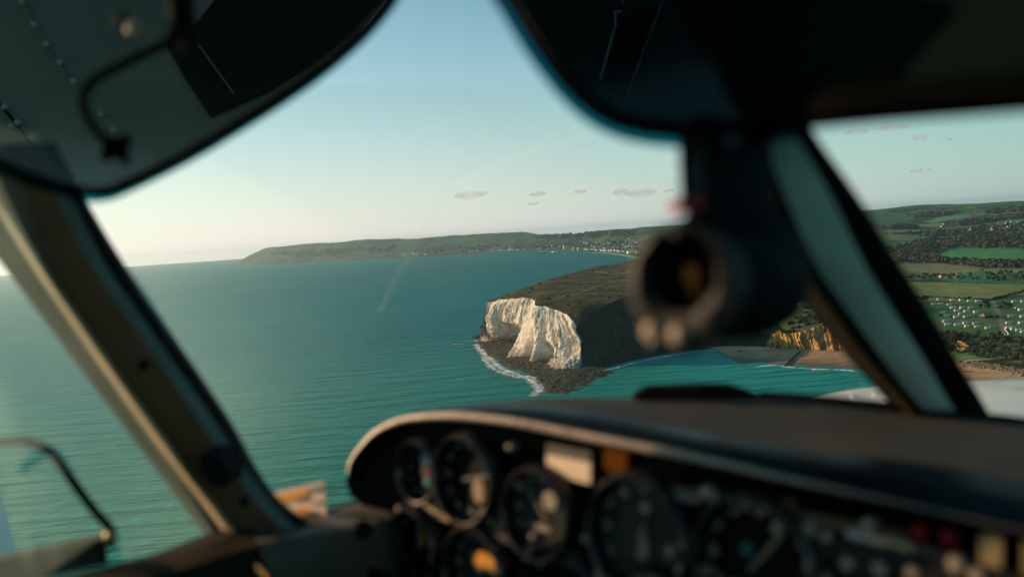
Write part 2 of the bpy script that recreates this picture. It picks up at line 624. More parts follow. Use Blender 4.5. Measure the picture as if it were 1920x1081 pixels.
# shallow pale green water close to the beach, clear deep teal out in the bay
n2_ = noise(nt, 1 / 190.0, 5, .6, pos_vec(nt, (.18, 1, 1), (0, 0, math.radians(-10)), False))
pt_ = ramp(nt, [(.30, (.78, .84, .84)), (.5, (1, 1, 1)), (.72, (1.22, 1.18, 1.14))]); L.new(n2_.outputs['Fac'], pt_.inputs['Fac'])
body_c = mixc(nt, 1.0, body.outputs['Color'], pt_.outputs['Color'], 'MULTIPLY')
geo = nt.nodes.new('ShaderNodeNewGeometry')
sub3 = nt.nodes.new('ShaderNodeVectorMath'); sub3.operation = 'DISTANCE'
L.new(geo.outputs['Position'], sub3.inputs[0]); sub3.inputs[1].default_value = (20, 1340, 0)
sh3 = nt.nodes.new('ShaderNodeMapRange'); L.new(math_n(nt, 'ADD', sub3.outputs['Value'], math_n(nt, 'MULTIPLY', n2_.outputs['Fac'], 260)), sh3.inputs[0])
sh3.inputs[1].default_value = 470; sh3.inputs[2].default_value = 180; sh3.inputs[3].default_value = 0; sh3.inputs[4].default_value = .55
body_c = mixc(nt, sh3.outputs[0], body_c, (.045, .200, .170))
sub = nt.nodes.new('ShaderNodeVectorMath'); sub.operation = 'DISTANCE'
L.new(geo.outputs['Position'], sub.inputs[0]); sub.inputs[1].default_value = (420, 1120, 0)
sh = nt.nodes.new('ShaderNodeMapRange'); L.new(sub.outputs['Value'], sh.inputs[0])
sh.inputs[1].default_value = 520; sh.inputs[2].default_value = 150; sh.inputs[3].default_value = 0; sh.inputs[4].default_value = .75
colr = mixc(nt, sh.outputs[0], body_c, (.020, .300, .255))
sub2 = nt.nodes.new('ShaderNodeVectorMath'); sub2.operation = 'DISTANCE'
L.new(geo.outputs['Position'], sub2.inputs[0]); sub2.inputs[1].default_value = (-260, 500, 0)
sh2 = nt.nodes.new('ShaderNodeMapRange'); L.new(sub2.outputs['Value'], sh2.inputs[0])
sh2.inputs[1].default_value = 1300; sh2.inputs[2].default_value = 200; sh2.inputs[3].default_value = 0; sh2.inputs[4].default_value = .8
colr = mixc(nt, sh2.outputs[0], colr, (.018, .175, .085))
# swell running in lines, then wind chop
sw = noise(nt, 1 / 26.0, 3, .5, pos_vec(nt, (.22, 1, 1), (0, 0, math.radians(-14)), False))
ch = noise(nt, 1 / 7.0, 4, .62, pos_vec(nt, (.45, 1, 1), (0, 0, math.radians(8)), False))
nb = bump(nt, sw.outputs['Fac'], 1.0, 13.0)
nb = bump(nt, ch.outputs['Fac'], 1.0, 2.6, nb)
rp = noise(nt, 1 / 2.6, 3, .6, pos_vec(nt, (.5, 1, 1), (0, 0, math.radians(-20)), False))
nb = bump(nt, rp.outputs['Fac'], .8, .8, nb)
N.remove(b)
df = N.new('ShaderNodeBsdfDiffuse'); L.new(colr, df.inputs['Color']); L.new(nb, df.inputs['Normal'])
gs = N.new('ShaderNodeBsdfGlossy'); gs.inputs['Roughness'].default_value = .40; gs.inputs['Color'].default_value = (.20, .62, .62, 1); L.new(nb, gs.inputs['Normal'])
fr_ = N.new('ShaderNodeFresnel'); fr_.inputs['IOR'].default_value = 1.333; L.new(nb, fr_.inputs['Normal'])
mx = N.new('ShaderNodeMixShader'); L.new(math_n(nt, 'MINIMUM', math_n(nt, 'MULTIPLY', fr_.outputs[0], .85), .34), mx.inputs[0])
L.new(df.outputs[0], mx.inputs[1]); L.new(gs.outputs[0], mx.inputs[2]); L.new(mx.outputs[0], N['Material Output'].inputs['Surface'])
SEA_R = 28700.0
rows = [0, 200, 600, 1500, 4000, 10000, SEA_R]
V = [(0, 0, 0)]; Fc = []
K = 180
for r in rows[1:]:
    V += [(r * math.sin(2 * math.pi * k / K), r * math.cos(2 * math.pi * k / K), 0) for k in range(K)]
for k in range(K):
    Fc.append((0, 1 + (k + 1) % K, 1 + k))
for q in range(len(rows) - 2):
    a, e = 1 + q * K, 1 + (q + 1) * K
    for k in range(K):
        Fc.append((a + k, a + (k + 1) % K, e + (k + 1) % K, e + k))
mb = MB(); mb.add(V, Fc)
tag(mb.build('sea', m, smooth=False), 'wide green and teal sea with low swell', 'sea', kind='structure')

# ------------------------------------------------------------------ headland
TOP = [(913, 566, 86), (930, 562.5, 90), (960, 560, 95), (990, 556.5, 99), (1004, 558.5, 98), (1003, 571, 96), (1020, 574.5, 94), (1040, 579, 90), (1056, 586, 85), (1070, 597, 78), (1081, 611, 66)]
FOOT = [(908, 640, 0), (925, 640, 0), (950, 642, 0), (968, 655, 0), (985, 666, 0), (1000, 672, 0), (1018, 678, 0), (1040, 684, 0), (1058, 689, 0), (1072, 693, 0), (1087, 693, 0)]
top = np.array([G(*k) for k in TOP]); foot = np.array([G(*k) for k in FOOT])
mid = .5 * (top + foot)
mid[-1] = G(1096, 648, 33); mid[-2] = G(1084, 642, 37); mid[-3] = G(1064, 636, 41)
NU, NV = 520, 150
A = loft([foot, mid, top], NU, NV, smooth_u=True)
tg = np.gradient(A[NV // 2, :, :2], axis=0)
tg = np.stack([np.convolve(np.pad(tg[:, i], 40, 'edge'), np.ones(81) / 81, 'valid') for i in range(2)], 1)
nrm = np.stack([tg[:, 1], -tg[:, 0]], 1); nrm /= np.linalg.norm(nrm, axis=1)[:, None]
if (nrm[NU // 2] * np.array([-1, -.5])).sum() < 0:
    nrm = -nrm
s_len = np.concatenate([[0], np.cumsum(np.linalg.norm(np.diff(A[NV // 2, :, :2], axis=0), axis=1))])
S, Vv = np.meshgrid(s_len, np.linspace(0, 1, NV))
frac = np.tile(np.linspace(0, 10, NU), (NV, 1))          # control index along the face
env = np.clip((1 - Vv) * 7, 0, 1) * np.clip(Vv / .02, 0, 1)
Sw = S + 26 * (fbm(S / 70, Vv * 2.2, 3, 201) - .5) + 9 * (fbm(S / 14, Vv * 7, 3, 202) - .5)
Vw = Vv + .10 * (fbm(S / 22, Vv * 3, 2, 203) - .5)
d = (ridged(Sw / 52, Vw * .6, 2, 21) - .5) * 17 * env
d += (ridged(Sw / 17 + .8 * Vw, Vw * 2.2, 3, 33) - .5) * 8.5 * env * (.4 + 1.2 * fbm(S / 40, Vv * 2, 2, 35))
d += (fbm(Sw / 5, Vw * 4.5, 4, 44) - .5) * 3.6 * env
cl_ = ridged(Sw / 24 + .25 * Vw, Vw * .8, 2, 71)
d -= 7.0 * np.clip((cl_ - .80) / .12, 0, 1) * env                               # dark vertical clefts
d -= 19 * np.clip((2.7 - frac) / 1.3, 0, 1) * np.clip(1 - Vv / .58 + .25 * (fbm(S / 9, Vv * 4, 3, 90) - .5), 0, 1) ** 1.15
d += (ridged(Sw / 6.5 + .3 * Vw, Vw * 1.1, 3, 91) - .5) * 4.2 * env
d -= 3.2 * np.clip((ridged(Sw / 9, Vw * 1.3, 2, 92) - .82) / .1, 0, 1) * env
d += (np.round(fbm(S / 9, Vw * 6, 2, 58) * 5) / 5 - .5) * 3.0 * env            # blocky joints
d += (fbm(S / 60, Vw * 26, 2, 59) - .5) * 2.6 * env                              # bedding
d += (fbm(S / 1.7, Vv * 34, 2, 60) - .5) * 1.5 * env


def dent(f0, wl, wr, v0, v1, dep):
    q_ = np.where(frac < f0, (f0 - frac) / wl, (frac - f0) / wr) + .35 * (fbm(S / 12, Vv * 6, 3, int(f0 * 100)) - .5)
    return dep * np.exp(-np.clip(q_, 0, 9) ** 2) * np.clip((Vv - v0) / .06 + .5, 0, 1) * np.clip((v1 - Vv + .12 * (fbm(S / 10, Vv * 3, 3, 7) - .5)) / .12, 0, 1)


# spur with a pyramid foot, lesser buttresses, hollows and sea caves
d += 38 * np.clip(1 - Vv / .74, 0, 1) ** 1.4 * np.exp(-((frac - 4.2) / .55) ** 2)
d += 16 * np.clip(1 - Vv / .55, 0, 1) * np.exp(-((frac - 5.75) / .25) ** 2)
d += 10 * np.clip(1 - Vv / .35, 0, 1) * np.exp(-((frac - 7.9) / .6) ** 2)
d += 7 * np.exp(-((frac - 1.0) / .5) ** 2) * np.clip(Vv * 3, 0, 1) * env
d -= dent(1.9, .25, 1.5, .0, .48, 30)
d -= dent(4.72, .10, .34, .0, .62, 20)
d -= dent(5.25, .08, .22, .0, .42, 16)
d -= dent(6.15, .18, .85, .0, .40, 22)
d -= dent(6.05, .12, .35, .30, .80, 9)
d -= dent(7.25, .10, .3, .0, .26, 10)
d -= dent(8.5, .12, .4, .03, .20, 9)
A = A.copy()
A[:, :, 0] += nrm[None, :, 0] * d; A[:, :, 1] += nrm[None, :, 1] * d
A[:, :, 2] += (fbm(S / 9, Vv * 4, 3, 66) - .5) * 5 * np.clip(Vv * 2 - 1, 0, 1)
m, nt, N, L, b = new_mat('chalk')
p = pos_vec(nt)
st = noise(nt, .22, 6, .68, pos_vec(nt, (1, 1, .16)))
n2 = noise(nt, .05, 5, .6, p)
st2 = noise(nt, .09, 6, .7, pos_vec(nt, (1, 1, .7)))
stm = math_n(nt, 'ADD', math_n(nt, 'MULTIPLY', st.outputs['Fac'], .5), math_n(nt, 'MULTIPLY', st2.outputs['Fac'], .5))
cr = ramp(nt, [(.33, (.24, .18, .12)), (.41, (.56, .46, .36)), (.50, (.78, .69, .58)), (.66, (.86, .80, .70))]); crk = noise(nt, .55, 4, .6, pos_vec(nt, (1, 1, .10)))
stm = math_n(nt, 'SUBTRACT', stm, math_n(nt, 'MULTIPLY', math_n(nt, 'SUBTRACT', .40, crk.outputs['Fac'], None, True), 1.6))
L.new(stm, cr.inputs['Fac'])
gz = nt.nodes.new('ShaderNodeNewGeometry'); sz = nt.nodes.new('ShaderNodeSeparateXYZ'); L.new(gz.outputs['Position'], sz.inputs[0])
low = nt.nodes.new('ShaderNodeMapRange'); L.new(math_n(nt, 'ADD', sz.outputs['Z'], math_n(nt, 'MULTIPLY', n2.outputs['Fac'], -26)), low.inputs[0])
low.inputs[1].default_value = 6; low.inputs[2].default_value = -9; low.inputs[3].default_value = 0; low.inputs[4].default_value = .75
cc = mixc(nt, low.outputs[0], cr.outputs['Color'], (.30, .215, .125))
L.new(cc, b.inputs['Base Color']); b.inputs['Roughness'].default_value = .95; b.inputs['Specular IOR Level'].default_value = .05
nf = noise(nt, .8, 5, .7, pos_vec(nt, (1, 1, .4)))
L.new(bump(nt, st2.outputs['Fac'], .7, 4.0, bump(nt, nf.outputs['Fac'], .9, 1.8)), b.inputs['Normal'])
CHALK = m
mb = MB(); mb.grid(A)
tag(mb.build('chalk_cliff', CHALK, auto=0), 'sunlit white chalk cliff at the end of the headland', 'cliff', kind='structure')
cliff_top = A[-1]

# grass top: from the front edge back to the skyline edge
SLT = [(1081, 611, 66), (1088, 603, 72), (1100, 589, 83), (1115, 581, 88.5), (1130, 573.5, 92), (1160, 561, 95), (1190, 550, 96), (1250, 535, 97), (1340, 515, 92), (1430, 505, 80)]
BACK = [(915, 563, 87), (945, 553, 94), (1000, 533.5, 100), (1060, 514, 103), (1130, 497.5, 104), (1190, 487, 104), (1260, 477, 100), (1340, 470, 92), (1430, 468, 85)]
front = np.concatenate([cliff_top[::6], np.array([G(*k) for k in SLT[2:]])])
fr = resample(front, 240, False)
bk = np.array([G(*k) for k in BACK])
# match by arc length
def by_len(Aa, n):
    Aa = np.asarray(Aa); l = np.concatenate([[0], np.cumsum(np.linalg.norm(np.diff(Aa, axis=0), axis=1))]); l /= l[-1]
    q = np.linspace(0, 1, n)
    return np.stack([np.interp(q, l, Aa[:, i]) for i in range(3)], 1)
fr = np.concatenate([cliff_top[::4], by_len(np.array([G(*k) for k in SLT[1:]]), 140)[1:]])
n_c = len(cliff_top[::4])
b1 = by_len(resample(bk, 400), 270)
q = np.concatenate([np.linspace(0, .30, n_c), np.linspace(.30, 1, len(fr) - n_c + 1)[1:]])
bkr = np.stack([np.interp(q, np.linspace(0, 1, 270), b1[:, i]) for i in range(3)], 1)
NT = 70
u = (np.linspace(0, 1, NT) ** 1.8)[:, None, None]
ks_ = np.ones(31) / 31
frs = np.stack([np.convolve(np.pad(fr[:, i], 15, 'edge'), ks_, 'valid') for i in range(3)], 1)
Gt = frs[None] * (1 - u) + bkr[None] * u
Gt[0] = fr
zsm = np.interp(np.linspace(0, 1, len(fr)), [0, .25, .5, 1], [87, 98, 98, 95])
dst = np.linalg.norm(bkr[:, :2] - fr[:, :2], axis=1)[None] * (np.linspace(0, 1, NT) ** 1.8)[:, None]
ez = np.exp(-dst / 45.0)
uu = (np.linspace(0, 1, NT) ** 1.8)[:, None]
Gt[:, :, 2] = frs[None, :, 2] * ez + (1 - ez) * (zsm[None] * (1 - uu) + bkr[None, :, 2] * uu)
Gt[0, :, 2] = fr[:, 2]
bul = 4 * np.sin(np.pi * np.linspace(0, 1, NT))[:, None]
Gt[:, :, 2] += bul * .6 + (fbm(Gt[:, :, 0] / 26, Gt[:, :, 1] / 26, 4, 71) - .5) * 3.0 * np.sin(np.pi * np.linspace(0, 1, NT))[:, None]
m, nt, N, L, b = new_mat('down_grass')
p = pos_vec(nt)
a1 = noise(nt, .012, 5, .6, p); a2 = noise(nt, .10, 5, .7, pos_vec(nt, (1, .55, 1)))
g1 = ramp(nt, [(.3, (.040, .044, .018)), (.5, (.078, .072, .033)), (.62, (.150, .118, .062)), (.75, (.19, .15, .09))]); L.new(a1.outputs['Fac'], g1.inputs['Fac'])
g2 = ramp(nt, [(.36, (.28, .33, .30)), (.46, (.85, .85, .85)), (.6, (1.05, 1.02, .95)), (.75, (1.5, 1.35, 1.15))]); L.new(a2.outputs['Fac'], g2.inputs['Fac'])
L.new(mixc(nt, 1.0, g1.outputs['Color'], g2.outputs['Color'], 'MULTIPLY'), b.inputs['Base Color'])
b.inputs['Roughness'].default_value = .95; b.inputs['Specular IOR Level'].default_value = .03
L.new(bump(nt, a2.outputs['Fac'], .6, 1.2), b.inputs['Normal'])
GRASS = m
mb = MB(); mb.grid(Gt)
tag(mb.build('grassy_headland', GRASS, auto=0), 'olive grass top of the headland rising from the chalk edge', 'headland', kind='structure')
# far side falling to the sea
bs = b1[::3]
off = np.array([-26, 10, 0])
lowb = bs + off; lowb[:, 2] = -3
Bk = np.stack([bs * (1 - k) + lowb * k for k in np.linspace(0, 1, 12)])
Bk[1:-1, :, :2] += (fbm(Bk[1:-1, :, 0] / 14, Bk[1:-1, :, 1] / 14 + Bk[1:-1, :, 2] / 20, 3, 81)[:, :, None] - .5) * 8
mb = MB(); mb.grid(Bk)
tag(mb.build('far_cliff', CHALK, auto=0), 'seaward back cliff of the headland', 'cliff', kind='structure')

# dark slope in shadow on the bay side
SB = [(1087, 693, 0), (1110, 691, 0), (1140, 687, 0), (1180, 677, 0), (1240, 665, 0), (1300, 655.5, 0), (1380, 651.5, 0), (1440, 651.5, 0), (1480, 651.5, 0)]
sb = by_len(resample(np.array([G(*k) for k in SB]), 200), 200)
st_ = by_len(np.concatenate([cliff_top[-1:], np.array([G(*k) for k in SLT[1:]])]), 200)
mids = .5 * (sb + st_)
w_ = np.exp(-np.linspace(0, 8, 200))[:, None]
mids = mids * (1 - w_) + G(1095, 648, 33)[None] * w_
mids[:, 2] -= 6 * (1 - w_[:, 0])
Sl = loft([sb, mids, st_], 420, 110)
kk = np.sin(np.pi * np.linspace(0, 1, 110))[:, None]
Sl[:, :, 1] += (ridged(Sl[:, :, 0] / 38, Sl[:, :, 2] / 60, 3, 91) - .5) * 16 * kk
Sl[:, :, 2] += (fbm(Sl[:, :, 0] / 7, Sl[:, :, 1] / 7, 3, 93) - .5) * 4 * kk
m, nt, N, L, b = new_mat('shaded_scrub')
p = pos_vec(nt)
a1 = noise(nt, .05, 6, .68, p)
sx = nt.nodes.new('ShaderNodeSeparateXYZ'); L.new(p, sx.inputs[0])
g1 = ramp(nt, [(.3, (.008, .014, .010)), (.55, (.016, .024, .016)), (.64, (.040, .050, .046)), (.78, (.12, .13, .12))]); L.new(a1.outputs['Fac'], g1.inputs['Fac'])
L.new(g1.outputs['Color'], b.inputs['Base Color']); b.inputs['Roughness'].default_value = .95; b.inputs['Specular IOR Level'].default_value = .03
L.new(bump(nt, a1.outputs['Fac'], .8, 3), b.inputs['Normal'])
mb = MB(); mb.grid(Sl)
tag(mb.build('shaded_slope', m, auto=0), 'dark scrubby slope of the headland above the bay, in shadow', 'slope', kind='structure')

# low fin of rock at the foot of the left corner
ft = [G(*k) for k in [(899, 641, 0), (915, 642, 0), (932, 641, 0), (945, 639, 0)]]
tp = [G(*k) for k in [(901, 611, 29), (913, 609, 31), (926, 606.5, 33), (938, 624, 17)]]
Rk = loft([ft, tp], 60, 26, smooth_v=False)
dn = fbm(np.arange(60)[None] / 5.0 + np.zeros((26, 1)), np.arange(26)[:, None] / 6.0 + np.zeros((1, 60)), 4, 12) - .5
Rk[:, :, 1] -= dn * 9; Rk[:, :, 2] += dn * 4 * np.linspace(0, 1, 26)[:, None]
mb = MB(); mb.grid(Rk)
bkt = Rk[-1] + np.array([14, 46, -6]); mb.grid(np.stack([Rk[-1], .5 * (Rk[-1] + bkt) + np.array([0, 0, 2]), bkt]))
side = Rk[:, 0]; sd2 = side + np.array([10, 46, 0]); mb.grid(np.stack([sd2, .5 * (side + sd2) + np.array([-3, 0, 0]), side]))
m, nt, N, L, b = new_mat('dark_buttress')
p = pos_vec(nt); a1 = noise(nt, .14, 5, .7, p); sz = nt.nodes.new('ShaderNodeSeparateXYZ'); L.new(p, sz.inputs[0])
low = nt.nodes.new('ShaderNodeMapRange'); L.new(math_n(nt, 'ADD', sz.outputs['Z'], math_n(nt, 'MULTIPLY', a1.outputs['Fac'], 14)), low.inputs[0]); low.inputs[1].default_value = 20; low.inputs[2].default_value = 12
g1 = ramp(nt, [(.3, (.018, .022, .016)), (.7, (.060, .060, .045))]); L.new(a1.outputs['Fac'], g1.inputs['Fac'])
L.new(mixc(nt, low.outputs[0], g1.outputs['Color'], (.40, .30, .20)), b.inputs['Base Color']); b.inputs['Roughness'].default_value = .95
L.new(bump(nt, a1.outputs['Fac'], .8, 2), b.inputs['Normal'])
tag(mb.build('rock_buttress', m, auto=0), 'low chalk fin with a dark shaded face at the left foot of the cliff', 'rock', kind='structure')

# wave cut platform of dark rock
OUT = [(892, 643, -.6), (899, 653, -.6), (916, 670, -.6), (940, 688, -.6), (975, 702, -.6), (1003, 716, -.6), (1012, 737, -.6), (1055, 744, -.6), (1105, 722, -.6), (1155, 700, -.6)]
INN = [(910, 633, 2.5), (922, 634, 2.5), (940, 635, 2.5), (962, 645, 2.5), (985, 655, 2.5), (1005, 664, 3), (1030, 674, 3), (1055, 682, 4), (1082, 686, 4), (1120, 684, 2)]
Pf = loft([[G(*k) for k in OUT], [G(*k) for k in INN]], 360, 120, smooth_v=False)
e_ = np.linspace(0, 1, 120)[:, None]
rg = fbm(Pf[:, :, 0] / 5, Pf[:, :, 1] / 5, 4, 101); rg2 = fbm(Pf[:, :, 0] / 26, Pf[:, :, 1] / 20, 3, 102)
Pf[:, :, 2] += (rg - .5) * 3.0 * np.clip(e_ * 5 + .25, 0, 1) + (rg2 - .5) * 3.2
Pf[:, :, 2] += .9 * np.clip(e_ * 4, 0, 1)
m, nt, N, L, b = new_mat('wet_rock')
p = pos_vec(nt)
a1 = noise(nt, .35, 5, .7, p); a2 = noise(nt, .03, 4, .6, p)
g1 = ramp(nt, [(.3, (.014, .012, .008)), (.48, (.042, .034, .020)), (.6, (.090, .070, .040)), (.72, (.22, .18, .125))]); L.new(a1.outputs['Fac'], g1.inputs['Fac'])
g2 = ramp(nt, [(.35, (.7, .75, .7)), (.65, (1.25, 1.2, .95))]); L.new(a2.outputs['Fac'], g2.inputs['Fac'])
L.new(mixc(nt, 1.0, g1.outputs['Color'], g2.outputs['Color'], 'MULTIPLY'), b.inputs['Base Color'])
b.inputs['Roughness'].default_value = .7; b.inputs['Specular IOR Level'].default_value = .25
L.new(bump(nt, a1.outputs['Fac'], .8, 1.2), b.inputs['Normal'])
ROCK = m
mb = MB(); mb.grid(Pf)
tag(mb.build('rock_platform', ROCK, auto=0), 'dark seaweed covered rock platform at the foot of the chalk', 'rock shelf', kind='structure')


def boulder_mesh(mbd, c, s, seed):
    g = np.random.default_rng(seed)
    n1_, n2_ = 5, 7
    rows_ = []
    for i in range(n1_ + 1):
        th = math.pi * i / n1_
        rows_.append([c + s * g.uniform(.75, 1.2) * np.array([math.sin(th) * math.cos(2 * math.pi * j / n2_) * 1.2, math.sin(th) * math.sin(2 * math.pi * j / n2_), math.cos(th) * .7]) for j in range(n2_)])
    mbd.grid(np.array(rows_), close=True)


mb = MB(); mbc = MB()
for k in range(330):
    i, j = rng.integers(8, 112), rng.integers(4, 356)
    q = Pf[i, j]
    if q[2] < .2:
        continue
    boulder_mesh(mb, q + np.array([0, 0, .3]), rng.uniform(.5, 1.5) * (1.6 if rng.random() < .1 else 1), k)
tag(mb.build('boulders', ROCK, smooth=False), 'dark boulders strewn over the rock platform', 'boulders', kind='stuff')
# fallen chalk at the right end of the cliff
for k in range(330):
    f = rng.random()
    q = G(1030 + 85 * f + rng.normal(0, 7), 689 + 2 * f + rng.normal(0, 4) - 5, 3)
    boulder_mesh(mbc, q + np.array([0, 0, -.6]), rng.uniform(.8, 2.4), k + 2000)
tag(mbc.build('fallen_chalk', CHALK, smooth=False), 'pale heap of fallen chalk blocks under the right end of the cliff', 'boulders', kind='stuff')
# chalk apron under the right end
ap0 = [G(*k) for k in [(1022, 690, 0), (1040, 697, 0), (1062, 700, 0), (1080, 697, 0), (1090, 692, 0)]]
ap1 = [G(*k) for k in [(1034, 672, 9), (1050, 670, 14), (1068, 668, 17), (1082, 664, 20), (1090, 660, 24)]]
Ap = loft([ap0, ap1], 90, 40, smooth_v=False)
dn = fbm(Ap[:, :, 0] / 6, Ap[:, :, 1] / 6, 4, 55) - .5
Ap[:, :, 2] += dn * 7
mb = MB(); mb.grid(Ap)
tag(mb.build('chalk_scree', CHALK, auto=0), 'pale chalk scree banked under the right end of the cliff', 'scree', kind='structure')

for (px, py, s_, lab) in ((857, 643.5, 5, 'small lone dark rock awash off the headland, farthest left'), (888, 633, 11, 'dark low rock beside the left corner of the chalk')):
    mb = MB(); q = G(px, py, 0)
    for k in range(5):
        boulder_mesh(mb, q + np.array([rng.normal(0, s_ * .7), rng.normal(0, s_ * .5), .2]), s_ * rng.uniform(.4, .7), k + 77)
    tag(mb.build('sea_rock', ROCK, loc=q), lab, 'rock')

# ------------------------------------------------------------------ beach and sandstone cliff
WAT = [(1405, 690, -.5), (1440, 686, -.5), (1480, 689, -.5), (1520, 692, -.5), (1560, 693, -.5), (1600, 695, -.5), (1650, 700, -.5), (1720, 712, -.5), (1800, 722, -.5), (1870, 728, -.5), (1960, 740, -.5), (2080, 760, -.5)]
FTC = [(1330, 649, 2), (1420, 649, 3), (1470, 653.5, 3), (1510, 654, 3), (1560, 656, 3), (1600, 659, 3), (1640, 662, 3), (1720, 668, 3.5), (1800, 678, 3.5), (1870, 690, 3.5), (1960, 703, 3.5), (2080, 720, 3.5)]
Bc = loft([[G(*k) for k in WAT], [G(*k) for k in FTC]], 420, 60, smooth_v=False)
Bc[:, :, 2] += (fbm(Bc[:, :, 0] / 18, Bc[:, :, 1] / 12, 3, 111) - .5) * .7
m, nt, N, L, b = new_mat('sand')
p = pos_vec(nt)
a1 = noise(nt, .05, 5, .6, pos_vec(nt, (.35, 1, 1), (0, 0, math.radians(-12))))
a2 = noise(nt, .02, 4, .6, p)
g1 = ramp(nt, [(.3, (.27, .160, .080)), (.55, (.46, .275, .145)), (.75, (.56, .35, .20))]); L.new(a1.outputs['Fac'], g1.inputs['Fac'])
zz = nt.nodes.new('ShaderNodeSeparateXYZ'); L.new(p, zz.inputs[0])
wt = nt.nodes.new('ShaderNodeMapRange'); L.new(zz.outputs['Z'], wt.inputs[0]); wt.inputs[1].default_value = 1.7; wt.inputs[2].default_value = .2; wt.inputs[3].default_value = 0; wt.inputs[4].default_value = .85
cc = mixc(nt, wt.outputs[0], g1.outputs['Color'], (.100, .070, .048))
g2 = ramp(nt, [(.62, 0.0), (.68, .8)]); L.new(a2.outputs['Fac'], g2.inputs['Fac'])
cc = mixc(nt, g2.outputs['Color'], cc, (.055, .048, .040))
L.new(cc, b.inputs['Base Color']); b.inputs['Roughness'].default_value = .8; b.inputs['Specular IOR Level'].default_value = .15
mb = MB(); mb.grid(Bc)
tag(mb.build('beach', m, auto=0), 'tan sandy beach below the orange cliff', 'beach', kind='structure')

CF = [(1436, 652, 1), (1450, 652.5, 2), (1466, 654, 2), (1482, 655, 2.5), (1500, 655.5, 2.5), (1516, 655, 2.5), (1534, 656, 2.5), (1552, 657, 2.5), (1570, 658, 2.5), (1590, 658.5, 2.5), (1612, 660, 2.5), (1640, 662, 2.5)]
CT = [(1442, 640, 13), (1453, 627, 25), (1464, 622, 30), (1480, 627, 26), (1494, 625, 28), (1512, 622, 31), (1530, 614, 36), (1550, 605, 42), (1562, 609, 39), (1580, 622, 31), (1597, 622, 32), (1640, 628, 30)]
cf = np.array([G(*k) for k in CF]); ct = np.array([G(*k) for k in CT])
ct[:, 1] += 9
Cs = loft([cf, ct], 460, 90, smooth_u=True, smooth_v=False)
S, Vv = np.meshgrid(np.linspace(0, 230, 460), np.linspace(0, 1, 90))
Sw = S + 16 * (fbm(S / 34, Vv * 1.6, 3, 221) - .5) + 5 * (fbm(S / 8, Vv * 4, 3, 222) - .5)
sw_ = np.mod(Sw / 33.0, 1.0)
d = 13 * np.where(sw_ < .86, sw_ / .86, (1 - sw_) / .14) * (1 - Vv * .75) * np.clip(Vv / .03, 0, 1) - 7
sw2 = np.mod(Sw / 10.0 + .3 * Vv, 1.0)
d += 3.6 * np.where(sw2 < .8, sw2 / .8, (1 - sw2) / .2) * np.clip(Vv / .03, 0, 1)
d += (fbm(S / 4, Vv * 9, 4, 127) - .5) * 5.0
Cs[:, :, 1] -= d; Cs[:, :, 0] -= d * .35
Cs[:, :, 2] += (fbm(S / 9, Vv * 3, 3, 129) - .5) * 4 * Vv
m, nt, N, L, b = new_mat('sandstone')
p = pos_vec(nt)
a1 = noise(nt, .2, 6, .68, pos_vec(nt, (1, 1, .35))); a2 = noise(nt, .045, 4, .6, p)
g1 = ramp(nt, [(.28, (.20, .105, .030)), (.5, (.46, .25, .070)), (.7, (.62, .38, .13))]); L.new(a1.outputs['Fac'], g1.inputs['Fac'])
g2 = ramp(nt, [(.50, 0.0), (.62, 1.0)]); L.new(a2.outputs['Fac'], g2.inputs['Fac'])
cc = mixc(nt, g2.outputs['Color'], g1.outputs['Color'], (.105, .075, .040))
L.new(cc, b.inputs['Base Color']); b.inputs['Roughness'].default_value = .95; b.inputs['Specular IOR Level'].default_value = .05
L.new(bump(nt, a1.outputs['Fac'], .8, 1.5), b.inputs['Normal'])
SAND_ROCK = m
mb = MB(); mb.grid(Cs)
tag(mb.build('sandstone_cliff', SAND_ROCK, auto=0), 'jagged orange sandstone cliff behind the beach', 'cliff', kind='structure')
# bare orange scar among the trees on the right
sc0 = [hit(1786, 660), hit(1796, 664), hit(1810, 662)]; sc1 = [hit(1790, 645), hit(1798, 648), hit(1808, 655)]
Sc = loft([sc0, sc1], 40, 30, smooth_v=False)
Sc[:, :, 2] += 7 + (fbm(Sc[:, :, 0] / 4, Sc[:, :, 1] / 4, 3, 131) - .5) * 6; Sc[:, :, 1] -= 10
mb = MB(); mb.grid(Sc)
tag(mb.build('cliff_scar', SAND_ROCK, auto=0), 'bare orange landslip scar among the dark trees', 'cliff', kind='structure')

# rock revetment along the foot of the wooded bank
mb = MB()
for k in range(520):
    f = rng.random()
    px = 1795 + 150 * f; py = 675 + 26 * f + rng.normal(0, 3.0)
    q = G(px, py, 3.5)
    boulder_mesh(mb, q, rng.uniform(.8, 2.2), k + 4000)
m2 = simple('armour_stone', (.34, .26, .17), (.14, .11, .075), .4, .9, .1)
tag(mb.build('rock_armour', m2, smooth=False), 'jumbled tan boulders along the foot of the wooded bank', 'boulders', kind='stuff')
pth = loft([[G(1808, 677, 5), G(1840, 674.5, 6), G(1868, 673, 7)], [G(1812, 674.5, 6), G(1840, 673, 7), G(1866, 671.5, 8)]], 20, 4, smooth_v=False)
mb = MB(); mb.grid(pth)
tag(mb.build('path', simple('pale_path', (.52, .42, .30), None, .3, .9, .1)), 'pale sandy track at the foot of the wooded bank', 'path', kind='structure')

